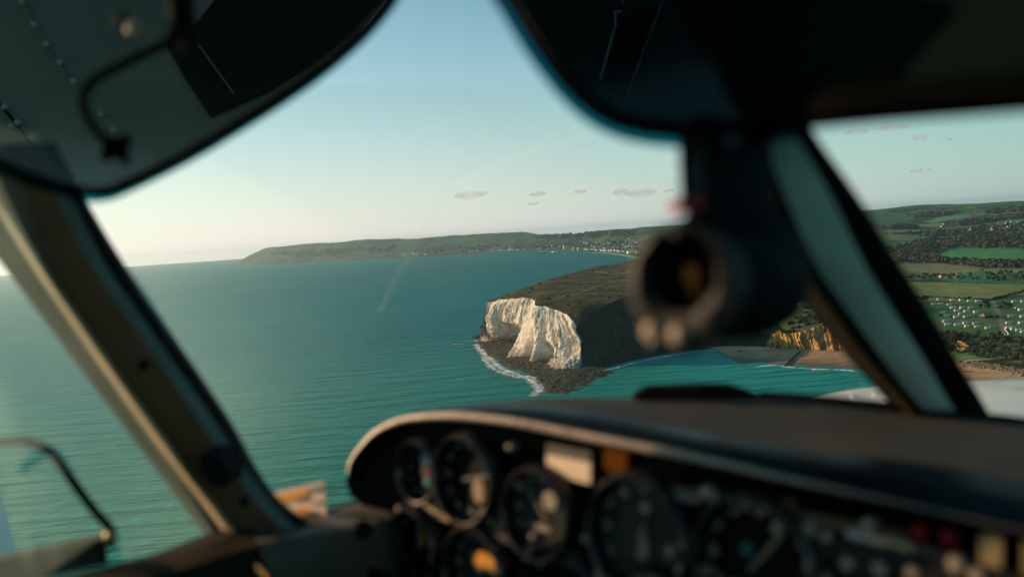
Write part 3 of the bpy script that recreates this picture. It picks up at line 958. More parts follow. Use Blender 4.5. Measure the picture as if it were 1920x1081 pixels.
# groyne across the sand
mb = MB()
g0, g1_ = G(1501, 659, 2.6), G(1472, 686, .2)
for k in range(17):
    q = g0 + (g1_ - g0) * k / 16
    mb.box(q + np.array([0, 0, .7]), (1.5, 2.0, 2.6 + .6 * math.sin(k * 2.1)), .4 * k)
for k in range(3):
    a_, b_ = g0 + np.array([0, 0, .3 + .7 * k]), g1_ + np.array([0, 0, .3 + .7 * k]); mb.tube([a_, b_], .35, 6)
tag(mb.build('groyne', simple('old_timber', (.05, .04, .032), None, .6, .9, .1), loc=g0), 'dark broken timber groyne running down the sand to the water', 'groyne')

# ------------------------------------------------------------------ foam
m, nt, N, L, b = new_mat('foam')
p = pos_vec(nt)
a1 = noise(nt, .16, 6, .75, p); a2 = noise(nt, .035, 3, .6, p)
tcn = nt.nodes.new('ShaderNodeAttribute'); tcn.attribute_name = 'edge'
k1 = math_n(nt, 'MULTIPLY', a1.outputs['Fac'], 1.0)
k1 = math_n(nt, 'ADD', k1, math_n(nt, 'MULTIPLY', a2.outputs['Fac'], .5))
k1 = math_n(nt, 'ADD', k1, math_n(nt, 'MULTIPLY', tcn.outputs['Fac'], .42))
fr_ = ramp(nt, [(.0, 0.0), (1.0, 1.0)]); L.new(math_n(nt, 'MULTIPLY', math_n(nt, 'SUBTRACT', k1, .99), 4.0, None, True), fr_.inputs['Fac'])
tr = nt.nodes.new('ShaderNodeBsdfTransparent'); mx = nt.nodes.new('ShaderNodeMixShader')
L.new(fr_.outputs['Color'], mx.inputs[0]); L.new(tr.outputs[0], mx.inputs[1]); L.new(b.outputs[0], mx.inputs[2])
L.new(mx.outputs[0], nt.nodes['Material Output'].inputs['Surface'])
b.inputs['Base Color'].default_value = (.80, .80, .78, 1); b.inputs['Roughness'].default_value = .9
L.new(bump(nt, a1.outputs['Fac'], .7, .8), b.inputs['Normal'])
FOAM = m


def foam(pts, w0, w1, z, label, n=160):
    c_ = resample(np.array([G(a, b_, z) for a, b_ in pts]), n)
    t_ = np.gradient(c_[:, :2], axis=0); t_ /= np.linalg.norm(t_, axis=1)[:, None]
    nn = np.stack([t_[:, 1], -t_[:, 0]], 1)
    us = np.linspace(-1, 1, 9)
    V_ = np.zeros((9, n, 3)); E_ = np.zeros((9, n, 4))
    for i, u_ in enumerate(us):
        w = w1 if u_ > 0 else w0
        V_[i, :, :2] = c_[:, :2] + nn * (u_ * w) * (0.7 + .6 * fbm(np.arange(n) / 9.0, np.zeros(n), 2, 7))[:, None]
        V_[i, :, 2] = z + .05 * (1 - abs(u_))
        E_[i, :, :] = (1 - abs(u_)) ** .8
    o = np_mesh('foam', V_.reshape(-1, 3), grid_faces(9, n), FOAM, True, {'edge': E_.reshape(-1, 4)})
    tag(o, label, 'foam', kind='stuff')


foam([(893, 645), (903, 658), (920, 674), (940, 690), (968, 701), (998, 714), (1008, 728), (1000, 742)], 16, 16, .35, 'broken white surf along the rock platform')
foam([(906, 668), (922, 688), (948, 700), (975, 708)], 13, 13, .3, 'thin foam patches seaward of the platform')
foam([(985, 704), (1004, 708), (1018, 718), (1012, 732), (996, 738)], 12, 12, .4, 'curl of white foam at the end of the platform')
foam([(872, 640), (888, 638), (902, 640)], 10, 10, .3, 'foam round the low rock')
foam([(848, 645.5), (858, 644.5), (868, 644)], 9, 9, .3, 'foam round the lone rock')
foam([(1420, 687), (1450, 684.5), (1480, 688), (1520, 691), (1555, 692.5)], 8, 8, .45, 'white wave line along the sand, left')
foam([(1522, 693), (1540, 691.5), (1556, 692)], 7, 7, .5, 'breaking wave off the sand')
foam([(1560, 692), (1600, 695), (1650, 700.5)], 9, 9, .45, 'white wave line along the sand, right')
foam([(1815, 722), (1860, 726), (1900, 733)], 9, 9, .45, 'surf in front of the right hand beach')
foam([(1110, 696), (1150, 690), (1190, 680), (1240, 669.5), (1300, 659.5), (1380, 655), (1440, 654.5)], 9, 9, 1.0, 'pale shore line under the shaded slope')
foam([(1110, 473), (1140, 474.3), (1165, 477.5), (1195, 483)], 55, 55, .6, 'white surf on the far town beach')
# ================================================================== PLANTS
def leaf_mat(name, c1, c2, c3):
    m, nt, N, L, b = new_mat(name)
    oi = nt.nodes.new('ShaderNodeObjectInfo')
    n = noise(nt, .45, 4, .65, pos_vec(nt))
    f = math_n(nt, 'ADD', math_n(nt, 'MULTIPLY', n.outputs['Fac'], .8), math_n(nt, 'MULTIPLY', oi.outputs['Random'], .3))
    r = ramp(nt, [(.3, c1), (.55, c2), (.8, c3)]); L.new(f, r.inputs['Fac'])
    L.new(r.outputs['Color'], b.inputs['Base Color'])
    b.inputs['Roughness'].default_value = .9; b.inputs['Specular IOR Level'].default_value = .05
    return m


LEAF = {
    'grey': leaf_mat('bare_twigs', (.050, .046, .038), (.085, .076, .062), (.125, .108, .085)),
    'brown': leaf_mat('autumn_leaves', (.045, .032, .020), (.085, .056, .032), (.130, .082, .044)),
    'green': leaf_mat('evergreen_leaves', (.012, .026, .014), (.022, .044, .022), (.040, .066, .030)),
    'olive': leaf_mat('olive_scrub', (.030, .034, .016), (.060, .058, .028), (.095, .082, .040)),
}
BARK = simple('bark', (.075, .060, .045), (.04, .032, .025), 2, .95, .05)


def crown_mesh(name, mat_, seed, r=4.5, hgt=7.5, base=2.2, nf=420, fs=.75):
    g = np.random.default_rng(seed)
    nb_ = 9
    cs = []
    for k in range(nb_):
        a = g.uniform(0, 2 * math.pi); q = r * .62 * math.sqrt(g.random())
        cs.append((q * math.cos(a), q * math.sin(a), base + hgt * g.uniform(.28, .80), r * g.uniform(.36, .62)))
    V_, F_ = [], []
    for k in range(nf):
        c_ = cs[g.integers(nb_)]
        dd = g.normal(size=3); dd /= np.linalg.norm(dd)
        p_ = np.array(c_[:3]) + dd * c_[3] * g.uniform(.55, 1.05) * np.array([1, 1, .95])
        nn_ = dd + g.normal(size=3) * .55; nn_ /= np.linalg.norm(nn_)
        a_ = np.cross(nn_, g.normal(size=3)); a_ /= np.linalg.norm(a_); b_ = np.cross(nn_, a_)
        s_ = fs * g.uniform(.6, 1.35)
        o_ = len(V_)
        V_ += [p_ + a_ * s_, p_ + b_ * s_ * .8, p_ - a_ * s_ * .9, p_ - b_ * s_ * .7]
        F_.append((o_, o_ + 1, o_ + 2, o_ + 3))
    me = bpy.data.meshes.new(name)
    me.from_pydata([tuple(v) for v in V_], [], F_); me.materials.append(mat_)
    return me


def trunk_mesh(seed, h=4.5):
    g = np.random.default_rng(seed)
    mb = MB()
    mb.tube([(0, 0, -.6), (.05, .1, h * .5), (.2, 0, h)], [.34, .24, .14], 7)
    for k in range(4):
        a = g.uniform(0, 6.28); z = h * g.uniform(.45, .9)
        mb.tube([(.1, .05, z), (1.2 * math.cos(a), 1.2 * math.sin(a), z + 1.1), (2.2 * math.cos(a), 2.2 * math.sin(a), z + 2.3)], [.13, .09, .04], 5)
    me = bpy.data.meshes.new('trunk')
    me.from_pydata(mb.v, [], mb.f); me.materials.append(BARK)
    return me


CROWNS = {k: [crown_mesh(k + '_crown', LEAF[k], 100 + 10 * i + j) for j in range(3)] for i, k in enumerate(LEAF)}
BUSH = {k: [crown_mesh(k + '_bush', LEAF[k], 300 + 10 * i + j, 2.4, 3.2, -.6, 170, .6) for j in range(2)] for i, k in enumerate(LEAF)}
TRUNKS = [trunk_mesh(k) for k in range(3)]
DESC = {'grey': 'bare grey winter', 'brown': 'russet brown', 'green': 'dark evergreen', 'olive': 'dull olive'}


def tree(px, py, kind, s, where, group, q=None):
    q = hit(px, py) if q is None else q
    if q is None:
        return
    e = empty('tree', q)
    e.scale = (s * random.uniform(.9, 1.15), s * random.uniform(.9, 1.15), s * random.uniform(.85, 1.15))
    e.rotation_euler = (0, 0, random.uniform(0, 6.28))
    for nm, me in (('trunk', random.choice(TRUNKS)), ('crown', random.choice(CROWNS[kind]))):
        o = bpy.data.objects.new(nm, me); COL.objects.link(o); o.parent = e
    tag(e, '%s tree %s' % (DESC[kind], where), 'tree', '%s trees %s' % (DESC[kind], group))


def bush(px, py, kind, s, where, group, q=None):
    q = hit(px, py) if q is None else q
    if q is None:
        return
    o = bpy.data.objects.new('bush', random.choice(BUSH[kind])); COL.objects.link(o)
    o.location = tuple(q); o.scale = (s * random.uniform(.9, 1.5), s * random.uniform(.9, 1.2), s * random.uniform(.7, 1.1)); o.rotation_euler = (0, 0, random.uniform(0, 6.28))
    tag(o, '%s bush %s' % (DESC[kind], where), 'bush', '%s bushes %s' % (DESC[kind], group))


def pick(w):
    return random.choices(['grey', 'brown', 'green', 'olive'], w)[0]


def rand_in(poly):
    xs = [a for a, _ in poly]; ys = [b_ for _, b_ in poly]
    while True:
        x, y = random.uniform(min(xs), max(xs)), random.uniform(min(ys), max(ys))
        if in_poly(np.array([x]), np.array([y]), poly)[0]:
            return x, y


for k in range(15):
    tree(1698 + 40 * random.random(), 563 + 30 * random.random(), 'green', random.uniform(1.2, 1.7), 'in the shelter belt left of the caravan park', 'left of the caravan park')
NEAR = [(1738, 640), (1775, 627), (1850, 631), (1890, 636), (1935, 640), (1935, 692), (1880, 680), (1830, 672), (1775, 666), (1748, 655)]
for k in range(118):
    x, y = rand_in(NEAR)
    tree(x, y, pick([5, 3.2, 2.2, 2.5]), random.uniform(.55, 1.15), 'in the wooded bank below the caravan park', 'in the wooded bank')
LEFTB = [(1447, 640), (1470, 612), (1490, 597), (1512, 584), (1540, 590), (1560, 607), (1600, 622), (1620, 640), (1580, 630), (1552, 608), (1530, 622), (1500, 630), (1470, 625)]
for k in range(62):
    x, y = rand_in(LEFTB)
    bush(x, y, pick([3.5, 2.2, 1.5, 4]), random.uniform(1.0, 2.1), 'on the scrubby slope above the orange cliff', 'above the orange cliff')
for x, y, s in ((1516, 583, 1.0), (1509, 580, .8), (1525, 581, .7), (1543, 592, .5)):
    tree(x, y, 'green', s, 'by the chalets above the orange cliff', 'above the orange cliff')
for x, y, s in ((1838, 578, 1.15), (1846, 576, 1.3), (1853, 579, 1.05), (1851, 571, .9), (1877, 580, 1.1), (1886, 578, 1.2), (1894, 580, 1.1), (1880, 571, .8), (1785, 597, .7), (1830, 596, .6), (1856, 598, .9), (1870, 597, .8), (1764, 594, .6)):
    tree(x, y, 'green', s, 'standing among the white caravans', 'among the caravans')
for k in range(26):
    x = 1735 + 125 * k / 26.0 + random.uniform(-2, 2)
    bush(x, 556 + 6 * (x - 1735) / 105.0 + random.uniform(-.8, .8), pick([2, 1, 4, 3]), random.uniform(.8, 1.6), 'in the hedge behind the caravan park', 'behind the caravan park')
for k in range(22):
    f = k / 21.0
    bush(1862 + 66 * f, 561.5 - 17 * f + random.uniform(-.6, .6), pick([1, .5, 5, 2]), random.uniform(1.1, 1.9), 'in the diagonal hedge right of the caravan park', 'in the diagonal hedge')
for k in range(34):
    x = 1700 + 228 * k / 33.0
    bush(x, 526.6 + 5.5 * (x - 1700) / 220.0, 'green', random.uniform(.6, 1.0), 'in the low hedge between two olive fields', 'in the low field hedge')
BELT1 = [(1696, 520), (1760, 516), (1830, 516), (1880, 511), (1930, 514), (1930, 530), (1850, 527.5), (1760, 525), (1700, 525)]
for k in range(78):
    x, y = rand_in(BELT1)
    tree(x, y, pick([5, 1.6, 2.2, 1.5]), random.uniform(.7, 1.25), 'in the belt of trees behind the olive field', 'in the belt behind the olive field')

# gorse and bramble on the headland
hv = Gt.reshape(-1, 3)
dv = (hv - CAM) @ np.stack([RIGHT, UP, FWD], 1)
hpx, hpy = CX + F * dv[:, 0] / dv[:, 2], CY - F * dv[:, 1] / dv[:, 2]
for k in range(80):
    x, y = rand_in([(950, 553), (1060, 516), (1130, 500), (1195, 488), (1195, 545), (1120, 573), (1060, 583), (1010, 560)])
    if random.random() < .5:
        x, y = rand_in([(1090, 508), (1195, 490), (1195, 520), (1150, 530)])
    j = np.argmin((hpx - x) ** 2 + (hpy - y) ** 2)
    bush(x, y, random.choice(['green', 'olive', 'olive']), random.uniform(.6, 1.5), 'dotted over the grassy top of the headland', 'on the headland', q=hv[j] - np.array([0, 0, .4]))

def on_head(x, y):
    j = np.argsort((hpx - x) ** 2 + (hpy - y) ** 2)[:4]
    return hv[j].mean(0)


for pl_, w_, lab in (([(1098, 512), (1120, 510.5), (1140, 513), (1158, 514), (1180, 509), (1196, 505)], 2.6, 'pale chalk track across the headland top, upper one'),
                     ([(1020, 566), (1050, 560), (1090, 548), (1130, 533), (1165, 524), (1196, 520)], .8, 'thin pale footpath across the headland top, lower one')):
    c_ = resample(np.array([on_head(x, y) for x, y in pl_]), 60)
    t_ = np.gradient(c_[:, :2], axis=0); t_ /= np.linalg.norm(t_, axis=1)[:, None]
    n_ = np.stack([t_[:, 1], -t_[:, 0], np.zeros(60)], 1)
    mb = MB(); mb.grid(np.stack([c_ + n_ * w_ + [0, 0, .9], c_ - n_ * w_ + [0, 0, .9]]))
    tag(mb.build('path', bpy.data.materials['pale_path']), lab, 'path', kind='structure')

# woods farther off, one mass
wm = MB()
def blob(V_, F_, q, r, g, n=26):
    for k in range(n):
        dd = g.normal(size=3); dd /= np.linalg.norm(dd); dd[2] = abs(dd[2]) * .9
        p_ = q + dd * r * g.uniform(.6, 1.05) + np.array([0, 0, r * .35])
        nn_ = dd + g.normal(size=3) * .5; nn_ /= np.linalg.norm(nn_)
        a_ = np.cross(nn_, g.normal(size=3)); a_ /= np.linalg.norm(a_); b_ = np.cross(nn_, a_)
        s_ = r * g.uniform(.25, .5); o_ = len(V_)
        V_ += [p_ + a_ * s_, p_ + b_ * s_, p_ - a_ * s_, p_ - b_ * s_]; F_.append((o_, o_ + 1, o_ + 2, o_ + 3))


g = np.random.default_rng(5)
WOODS = {k: ([], []) for k in LEAF}
AREAS = [
    ([(1672, 478), (1700, 474), (1740, 479), (1800, 488), (1850, 490), (1935, 488), (1935, 504), (1840, 502), (1760, 492), (1690, 493)], 270, 8.5, [4, 2, 3, 3]),
    ([(1655, 466), (1700, 458), (1730, 450), (1760, 446), (1840, 449), (1935, 452), (1935, 468), (1850, 465), (1785, 464), (1755, 477), (1680, 472)], 330, 9.5, [4, 1.6, 4, 3]),
    ([(1640, 441), (1700, 436), (1760, 434), (1830, 436), (1935, 441), (1935, 453), (1830, 450), (1750, 444), (1700, 441)], 200, 11, [3, 1, 4, 3]),
    ([(1655, 428), (1690, 423), (1722, 427), (1715, 431), (1665, 431)], 70, 13, [0, 0, 1, 0]),
    ([(1700, 404), (1760, 398), (1800, 399), (1770, 405), (1715, 410)], 150, 15, [3, 0, 3, 2]),
    ([(1790, 419), (1850, 409), (1935, 400), (1935, 408), (1860, 415), (1800, 425)], 170, 14, [4, 1, 3, 2]),
    ([(1840, 398), (1935, 386), (1935, 396), (1850, 402)], 140, 15, [4, 1, 3, 2]),
    ([(1820, 427), (1935, 416), (1935, 434), (1820, 433)], 130, 10, [2, 0, 4, 1]),
    ([(1060, 456), (1195, 446), (1195, 470), (1120, 468), (1060, 466)], 120, 15, [1, 0, 4, 1]),
    ([(760, 466), (1000, 458), (1060, 456), (1060, 467), (900, 470), (780, 478)], 170, 19, [1, 0, 4, 1]),
    ([(500, 476), (740, 462), (740, 470), (560, 484)], 160, 28, [1, 0, 4, 2]),
    ([(1000, 443), (1190, 434), (1190, 444), (1010, 450)], 140, 26, [1, 0, 4, 2]),
]
for poly, n, r, w in AREAS:
    for k in range(n):
        x, y = rand_in(poly)
        q = hit(x, y)
        if q is None:
            continue
        kd = pick(w)
        blob(*WOODS[kd], q, r * g.uniform(.6, 1.2), g, 24)
for kd, (V_, F_) in WOODS.items():
    if not F_:
        continue
    mb = MB(); mb.add(V_, F_)
    o = mb.build('woodland', LEAF[kd], smooth=False)
    tag(o, DESC[kd] + ' woodland and hedges on the far hills', 'woodland', kind='stuff')

# ================================================================== HOUSES, CARAVANS
WALLW = simple('white_render', (.78, .74, .68), (.66, .62, .56), .3, .8, .2)
WALLP = simple('pale_stone', (.62, .50, .40), (.50, .40, .32), .3, .85, .2)
ROOFR = simple('tile_roof', (.24, .12, .075), (.15, .08, .055), .5, .85, .2)
ROOFG = simple('slate_roof', (.16, .16, .165), (.10, .10, .105), .5, .75, .2)
GLASSD = simple('dark_window', (.03, .035, .04), None, 1, .2, .5)


def house_mesh(l, w, h, rh, wm_, rm_):
    mb = MB()
    mb.box((0, 0, h / 2 - .5), (l, w, h + 1), mi=0)
    e = .35
    x, y = l / 2 + e, w / 2 + e
    mb.add([(-x, -y, h), (x, -y, h), (x, y, h), (-x, y, h), (-x + e, 0, h + rh), (x - e, 0, h + rh)],
           [(0, 1, 5, 4), (2, 3, 4, 5), (1, 2, 5), (3, 0, 4), (0, 3, 2, 1)], 1)
    for k in range(int(l // 3.2)):
        xx = -l / 2 + 1.8 + k * 3.2
        for zz in np.arange(1.5, h - .6, 2.7):
            for sy in (-1, 1):
                mb.box((xx, sy * w / 2, zz), (1.1, .08, 1.2), mi=2)
    mb.box((l * .3, 0, h + rh + .2), (.9, .8, 1.8), mi=0)
    me = bpy.data.meshes.new('house')
    me.from_pydata(mb.v, [], mb.f)
    for m_ in (wm_, rm_, GLASSD):
        me.materials.append(m_)
    me.polygons.foreach_set('material_index', mb.mi)
    return me


HM = [house_mesh(15, 9, 6, 3.2, WALLW, ROOFR), house_mesh(22, 10, 7, 3.4, WALLW, ROOFG), house_mesh(13, 9, 5.5, 3, WALLP, ROOFR), house_mesh(28, 11, 9, 3.2, WALLW, ROOFG)]


def house(px, py, me, s, label, group, rz=None, name='house', cat='house'):
    q = hit(px, py)
    if q is None:
        return
    o = bpy.data.objects.new(name, me); COL.objects.link(o)
    o.location = tuple(q); o.scale = (s, s, s); o.rotation_euler = (0, 0, random.uniform(-.5, .9) if rz is None else rz)
    tag(o, label, cat, group)


random.seed(11)
for k in range(130):
    x, y = rand_in([(1060, 466), (1085, 458), (1120, 452), (1195, 449), (1198, 474), (1150, 471.5), (1105, 469.5)])
    house(x, y, random.choice(HM), random.uniform(1.1, 1.9), 'small pale house in the seaside town at the head of the bay', 'houses of the seaside town')
for k in range(28):
    x = random.uniform(1095, 1170)
    house(x, 468.2 + max(0, (x - 1110)) * .055 + random.uniform(-1, .6), HM[random.choice([1, 3])], random.uniform(1.2, 1.9), 'pale seafront terrace of the seaside town', 'seafront terraces of the seaside town')
for k in range(36):
    x, y = rand_in([(750, 474), (800, 470), (806, 476), (790, 479), (742, 482), (742, 479)])
    house(x, y, random.choice(HM[:2]), random.uniform(1.7, 2.8), 'small white house of the resort under the far ridge', 'houses under the far ridge')
for k in range(34):
    x, y = rand_in([(860, 472), (1000, 462), (1058, 462), (1058, 468), (960, 469.5), (862, 475)])
    house(x, y, random.choice(HM), random.uniform(1.4, 2.3), 'small house along the low cliffs of the far bay', 'houses along the far bay')
for k in range(62):
    x, y = rand_in([(1806, 430), (1830, 425), (1865, 419), (1935, 413), (1935, 428), (1870, 431), (1838, 434)])
    house(x, y, random.choice(HM[:3]), random.uniform(.75, 1.15), 'small white house in the village on the right hand hillside', 'houses of the hillside village')
for x, y in ((1769, 421), (1812, 415), (1765, 425), (1886, 407)):
    house(x, y, HM[0], 1.0, 'lone white farmhouse on the hill left of the village', 'lone farmhouses on the hill')
# larger landmarks
BIGW = house_mesh(60, 22, 24, 5, WALLP, ROOFG); BIGC = house_mesh(70, 26, 16, 5, WALLP, ROOFR)
house(1064.5, 466.5, BIGW, 1.7, 'tallest pale hotel block on the far seafront', None, .2, 'hotel', 'hotel')
house(1082, 467.4, BIGC, 1.4, 'square peach block right of the tall seafront hotel', None, .1, 'hotel', 'hotel')
house(1092, 467.6, BIGC, 1.5, 'long peach block on the far seafront, second right of the tall hotel', None, .1, 'hotel', 'hotel')
house(1183, 474.5, house_mesh(70, 30, 9, 16, WALLW, WALLW), 1.0, 'white gabled pavilion beside the far beach', None, .5, 'pavilion', 'pavilion')
for i_, x in enumerate((930, 945, 962)):
    house(x, 471.6 - .02 * (x - 930), house_mesh(120, 18, 12, 3, WALLW, WALLW), 1.4, ['long low white building on the far shore, leftmost of three', 'long low white building on the far shore, middle of three', 'long low white building on the far shore, rightmost of three'][i_], None, .0, 'seafront_building', 'building')
house(1797, 519.5, house_mesh(20, 11, 6, 7, WALLP, simple('orange_roof', (.50, .25, .13), (.4, .2, .1), .5, .8, .2)), 1.0, 'orange roofed farmhouse among the bare trees', None, .5, 'farmhouse', 'house')
for i_, x in enumerate((1770, 1778)):
    house(x, 519 + i_, house_mesh(26, 12, 5, 4, WALLP, ROOFR), .9, ['red roofed farm barn left of the orange farmhouse, outer one', 'red roofed farm barn left of the orange farmhouse, nearer one'][i_], None, .2, 'barn', 'barn')

# pier and moored ship on the bay
PIER = simple('pier_deck', (.20, .18, .16), None, .3, .8, .2)
mb = MB(); a_, b_ = G(1051, 470.6, 0), G(1040, 473.6, 0)
dv_ = b_ - a_; Ln = np.linalg.norm(dv_)
for k in range(24):
    q = a_ + dv_ * k / 23; mb.tube([q + np.array([0, 0, -2]), q + np.array([0, 0, 6])], .9, 6)
mb.tube([a_ + np.array([0, 0, 6.5]), b_ + np.array([0, 0, 6.5])], 3.5, 6)
pr = empty('pier', a_); tag(pr, 'long dark pier running out from the far seafront', 'pier')
mb.build('deck', PIER, pr, smooth=False)
mb = MB(); mb.box(b_ + np.array([0, 0, 11]), (60, 40, 12), .3, taper=.8); mb.build('pavilion', WALLW, pr, smooth=False)
q = G(1019, 474.4, 0)
sp = empty('ship', q); tag(sp, 'small dark hulled ship with white superstructure in the far bay', 'ship')
H_ = MB()
rows_ = []
for k in range(9):
    f = k / 8; x = -58 + 116 * f; wd_ = 9 * (1 - abs(2 * f - 1) ** 3.5) + .3
    rows_.append([q + np.array([x, s_ * wd_, z_]) for s_, z_ in ((-1, 8 + 2 * f), (-.7, -1), (.7, -1), (1, 8 + 2 * f))])
H_.grid(np.array(rows_), close=True)
H_.build('hull', simple('dark_hull', (.03, .035, .045), None, .2, .5, .3), sp, smooth=False)
mb = MB(); mb.box(q + np.array([-20, 0, 15]), (44, 13, 13), taper=.85); mb.box(q + np.array([-24, 0, 25]), (24, 10, 8), taper=.85)
mb.build('superstructure', WALLW, sp, smooth=False)
mb = MB(); mb.tube([q + np.array([30, 0, 8]), q + np.array([30, 0, 30])], 1.2, 6); mb.build('mast', WALLW, sp)

# caravans
CW = simple('caravan_white', (.80, .77, .72), (.70, .67, .62), 1.2, .45, .4)
oi = CW.node_tree.nodes.new('ShaderNodeObjectInfo')
cr_ = ramp(CW.node_tree, [(0, (.80, .77, .72)), (.45, (.72, .66, .54)), (.62, (.52, .58, .52)), (.75, (.82, .80, .76))], 'CONSTANT')
CW.node_tree.links.new(oi.outputs['Random'], cr_.inputs['Fac']); CW.node_tree.links.new(cr_.outputs['Color'], CW.node_tree.nodes['Principled BSDF'].inputs['Base Color'])
CR = simple('caravan_roof', (.62, .60, .57), (.5, .48, .46), 1.2, .6, .3)


def caravan_parts():
    l, w, h = 9.4, 3.4, 2.7
    b_ = MB(); b_.box((0, 0, .5 + h / 2), (l, w, h), taper=.985); b_.box((0, 0, .25), (l - .5, w - .4, .6))
    r_ = MB(); x, y = l / 2 + .12, w / 2 + .15
    r_.add([(-x, -y, h + .45), (x, -y, h + .45), (x, y, h + .45), (-x, y, h + .45), (-x, 0, h + 1.15), (x, 0, h + 1.15)],
           [(0, 1, 5, 4), (2, 3, 4, 5), (1, 2, 5), (3, 0, 4), (0, 3, 2, 1)])
    wn_ = MB()
    for k in range(4):
        for s_ in (-1, 1):
            wn_.box((-3.3 + k * 2.2, s_ * w / 2, 1.95), (1.25, .08, 1.0))
    for s_ in (-1, 1):
        for yy in (-.8, .8):
            wn_.box((s_ * l / 2, yy, 1.95), (.08, 1.2, 1.15))
    out = []
    for nm, b__, m_ in (('body', b_, CW), ('roof', r_, CR), ('window', wn_, GLASSD)):
        me = bpy.data.meshes.new(nm); me.from_pydata(b__.v, [], b__.f); me.materials.append(m_); out.append((nm, me))
    return out


CP = caravan_parts()


def caravan(px, py, label, rz, group='static caravans in the park', s=1.0):
    q = hit(px, py)
    if q is None:
        return
    e = empty('caravan', q + np.array([0, 0, .2])); e.rotation_euler = (0, 0, rz); e.scale = (s, s, s)
    for nm, me in CP:
        o = bpy.data.objects.new(nm, me); COL.objects.link(o); o.parent = e
    tag(e, label, 'caravan', group)


ORD = ['first', 'second', 'third', 'fourth', 'fifth', 'sixth', 'seventh', 'eighth', 'ninth']
ROWS = [
    ('the back row under the field hedge', [(1760, 561), (1786, 562.5), (1802, 562.5), (1818, 564), (1834, 564.4)]),
    ('the shaded second row of the park', [(1751, 570), (1763.6, 570), (1780, 571)]),
    ('the third row of the park', [(1787, 577.4), (1804, 577), (1820, 577.4)]),
    ('the row left of the dark pine trees', [(1768, 585.7), (1794.5, 582.4), (1812, 583.5), (1830, 584.8)]),
    ('the row left of the brown roofed lodge', [(1775, 592), (1793, 594.6), (1802, 588.5), (1810.6, 594)]),
    ('the row in front of the brown roofed lodge', [(1772.3, 602.4), (1810, 605.7), (1828.8, 607)]),
    ('the front row along the wooded bank', [(1776.6, 608.5), (1795, 609), (1813.4, 611.7), (1832.5, 612.6), (1852.4, 615.4)]),
    ('the back row right of the park lane', [(1901.3, 565.4), (1917.6, 565.4)]),
    ('the middle rows right of the park lane', [(1895.4, 593.5), (1905.6, 576.5), (1914, 580.6), (1917.6, 593.7)]),
    ('the lit row right of the park lane', [(1891, 605.5), (1914.5, 605.7)]),
    ('the front row right of the park lane', [(1891, 614.4), (1900, 616.8), (1910, 619), (1919, 622)]),
]
for where, lst in ROWS:
    for i_, (x, y) in enumerate(lst):
        caravan(x, y + 1, 'white caravan, %s from left in %s' % (ORD[i_], where), random.uniform(-.25, .35) + .1, s=random.uniform(.92, 1.08))
for i_, (x, y) in enumerate([(1496, 550), (1501, 571), (1515.5, 584), (1544, 589), (1556, 589)]):
    caravan(x, y, ['white chalet highest on the green above the orange cliff', 'white chalet left of the dark trees above the orange cliff', 'white chalet half hidden in dark trees above the orange cliff',
                   'bright white chalet at the cliff edge, left of a pair', 'white chalet at the cliff edge, right of a pair'][i_], .2, 'chalets above the orange cliff', 1.15)
q = hit(1850, 595)
ld = empty('lodge', q); ld.rotation_euler = (0, 0, .35)
tag(ld, 'brown roofed timber lodge in the middle of the caravan park', 'lodge')
w_m = simple('dark_timber', (.06, .048, .038), None, 1, .8, .2)
mb = MB(); mb.box((0, 0, 1.6), (20, 9, 4.2)); o = mb.build('wall', w_m, None, smooth=False); o.parent = ld
mb = MB(); x, y = 10.8, 5.6
mb.add([(-x, -y, 3.4), (x, -y, 3.4), (x, y, 3.4), (-x, y, 3.4), (-x * .8, 0, 8.2), (x * .8, 0, 8.2)], [(0, 1, 5, 4), (2, 3, 4, 5), (1, 2, 5), (3, 0, 4), (0, 3, 2, 1)])
o = mb.build('roof', simple('brown_roof', (.30, .22, .15), (.2, .15, .1), .6, .8, .2), None, smooth=False); o.parent = ld
for k in range(4):
    mb = MB(); mb.box((-7 + 4.6 * k, -4.53, 1.9), (1.8, .1, 1.5)); o = mb.build('window', GLASSD, None, smooth=False); o.parent = ld
q0, q1 = hit(1883, 616), hit(1892, 628)
mb = MB(); mb.tube([q0 + np.array([0, 0, .8]), q1 + np.array([0, 0, .8])], .55, 6)
for k in range(8):
    q = q0 + (q1 - q0) * k / 7; mb.box(q + np.array([0, 0, .4]), (.35, .35, 1.4))
tag(mb.build('fence', WALLW, smooth=False, loc=q0), 'short white rail fence beside the park lane', 'fence')
for i_, (x, y) in enumerate([(1886, 627), (1891, 628)]):
    q = hit(x, y)
    cv = empty('parked_car', q); tag(cv, ['small pale car parked at the end of the white rail, left one', 'small pale car parked at the end of the white rail, right one'][i_], 'car')
    mb = MB(); mb.box((0, 0, .6), (4.2, 1.8, .7), taper=.95); o = mb.build('body', CW, None, smooth=False); o.parent = cv
    mb = MB(); mb.box((-.2, 0, 1.2), (2.3, 1.6, .6), taper=.75); o = mb.build('cabin', GLASSD, None, smooth=False); o.parent = cv
    for a__, b__ in ((-1.3, -.85), (1.3, -.85), (-1.3, .85), (1.3, .85)):
        mb = MB(); mb.tube([(a__, b__ - .1, .32), (a__, b__ + .1, .32)], .32, 10); o = mb.build('wheel', simple('tyre', (.02, .02, .02)), None); o.parent = cv

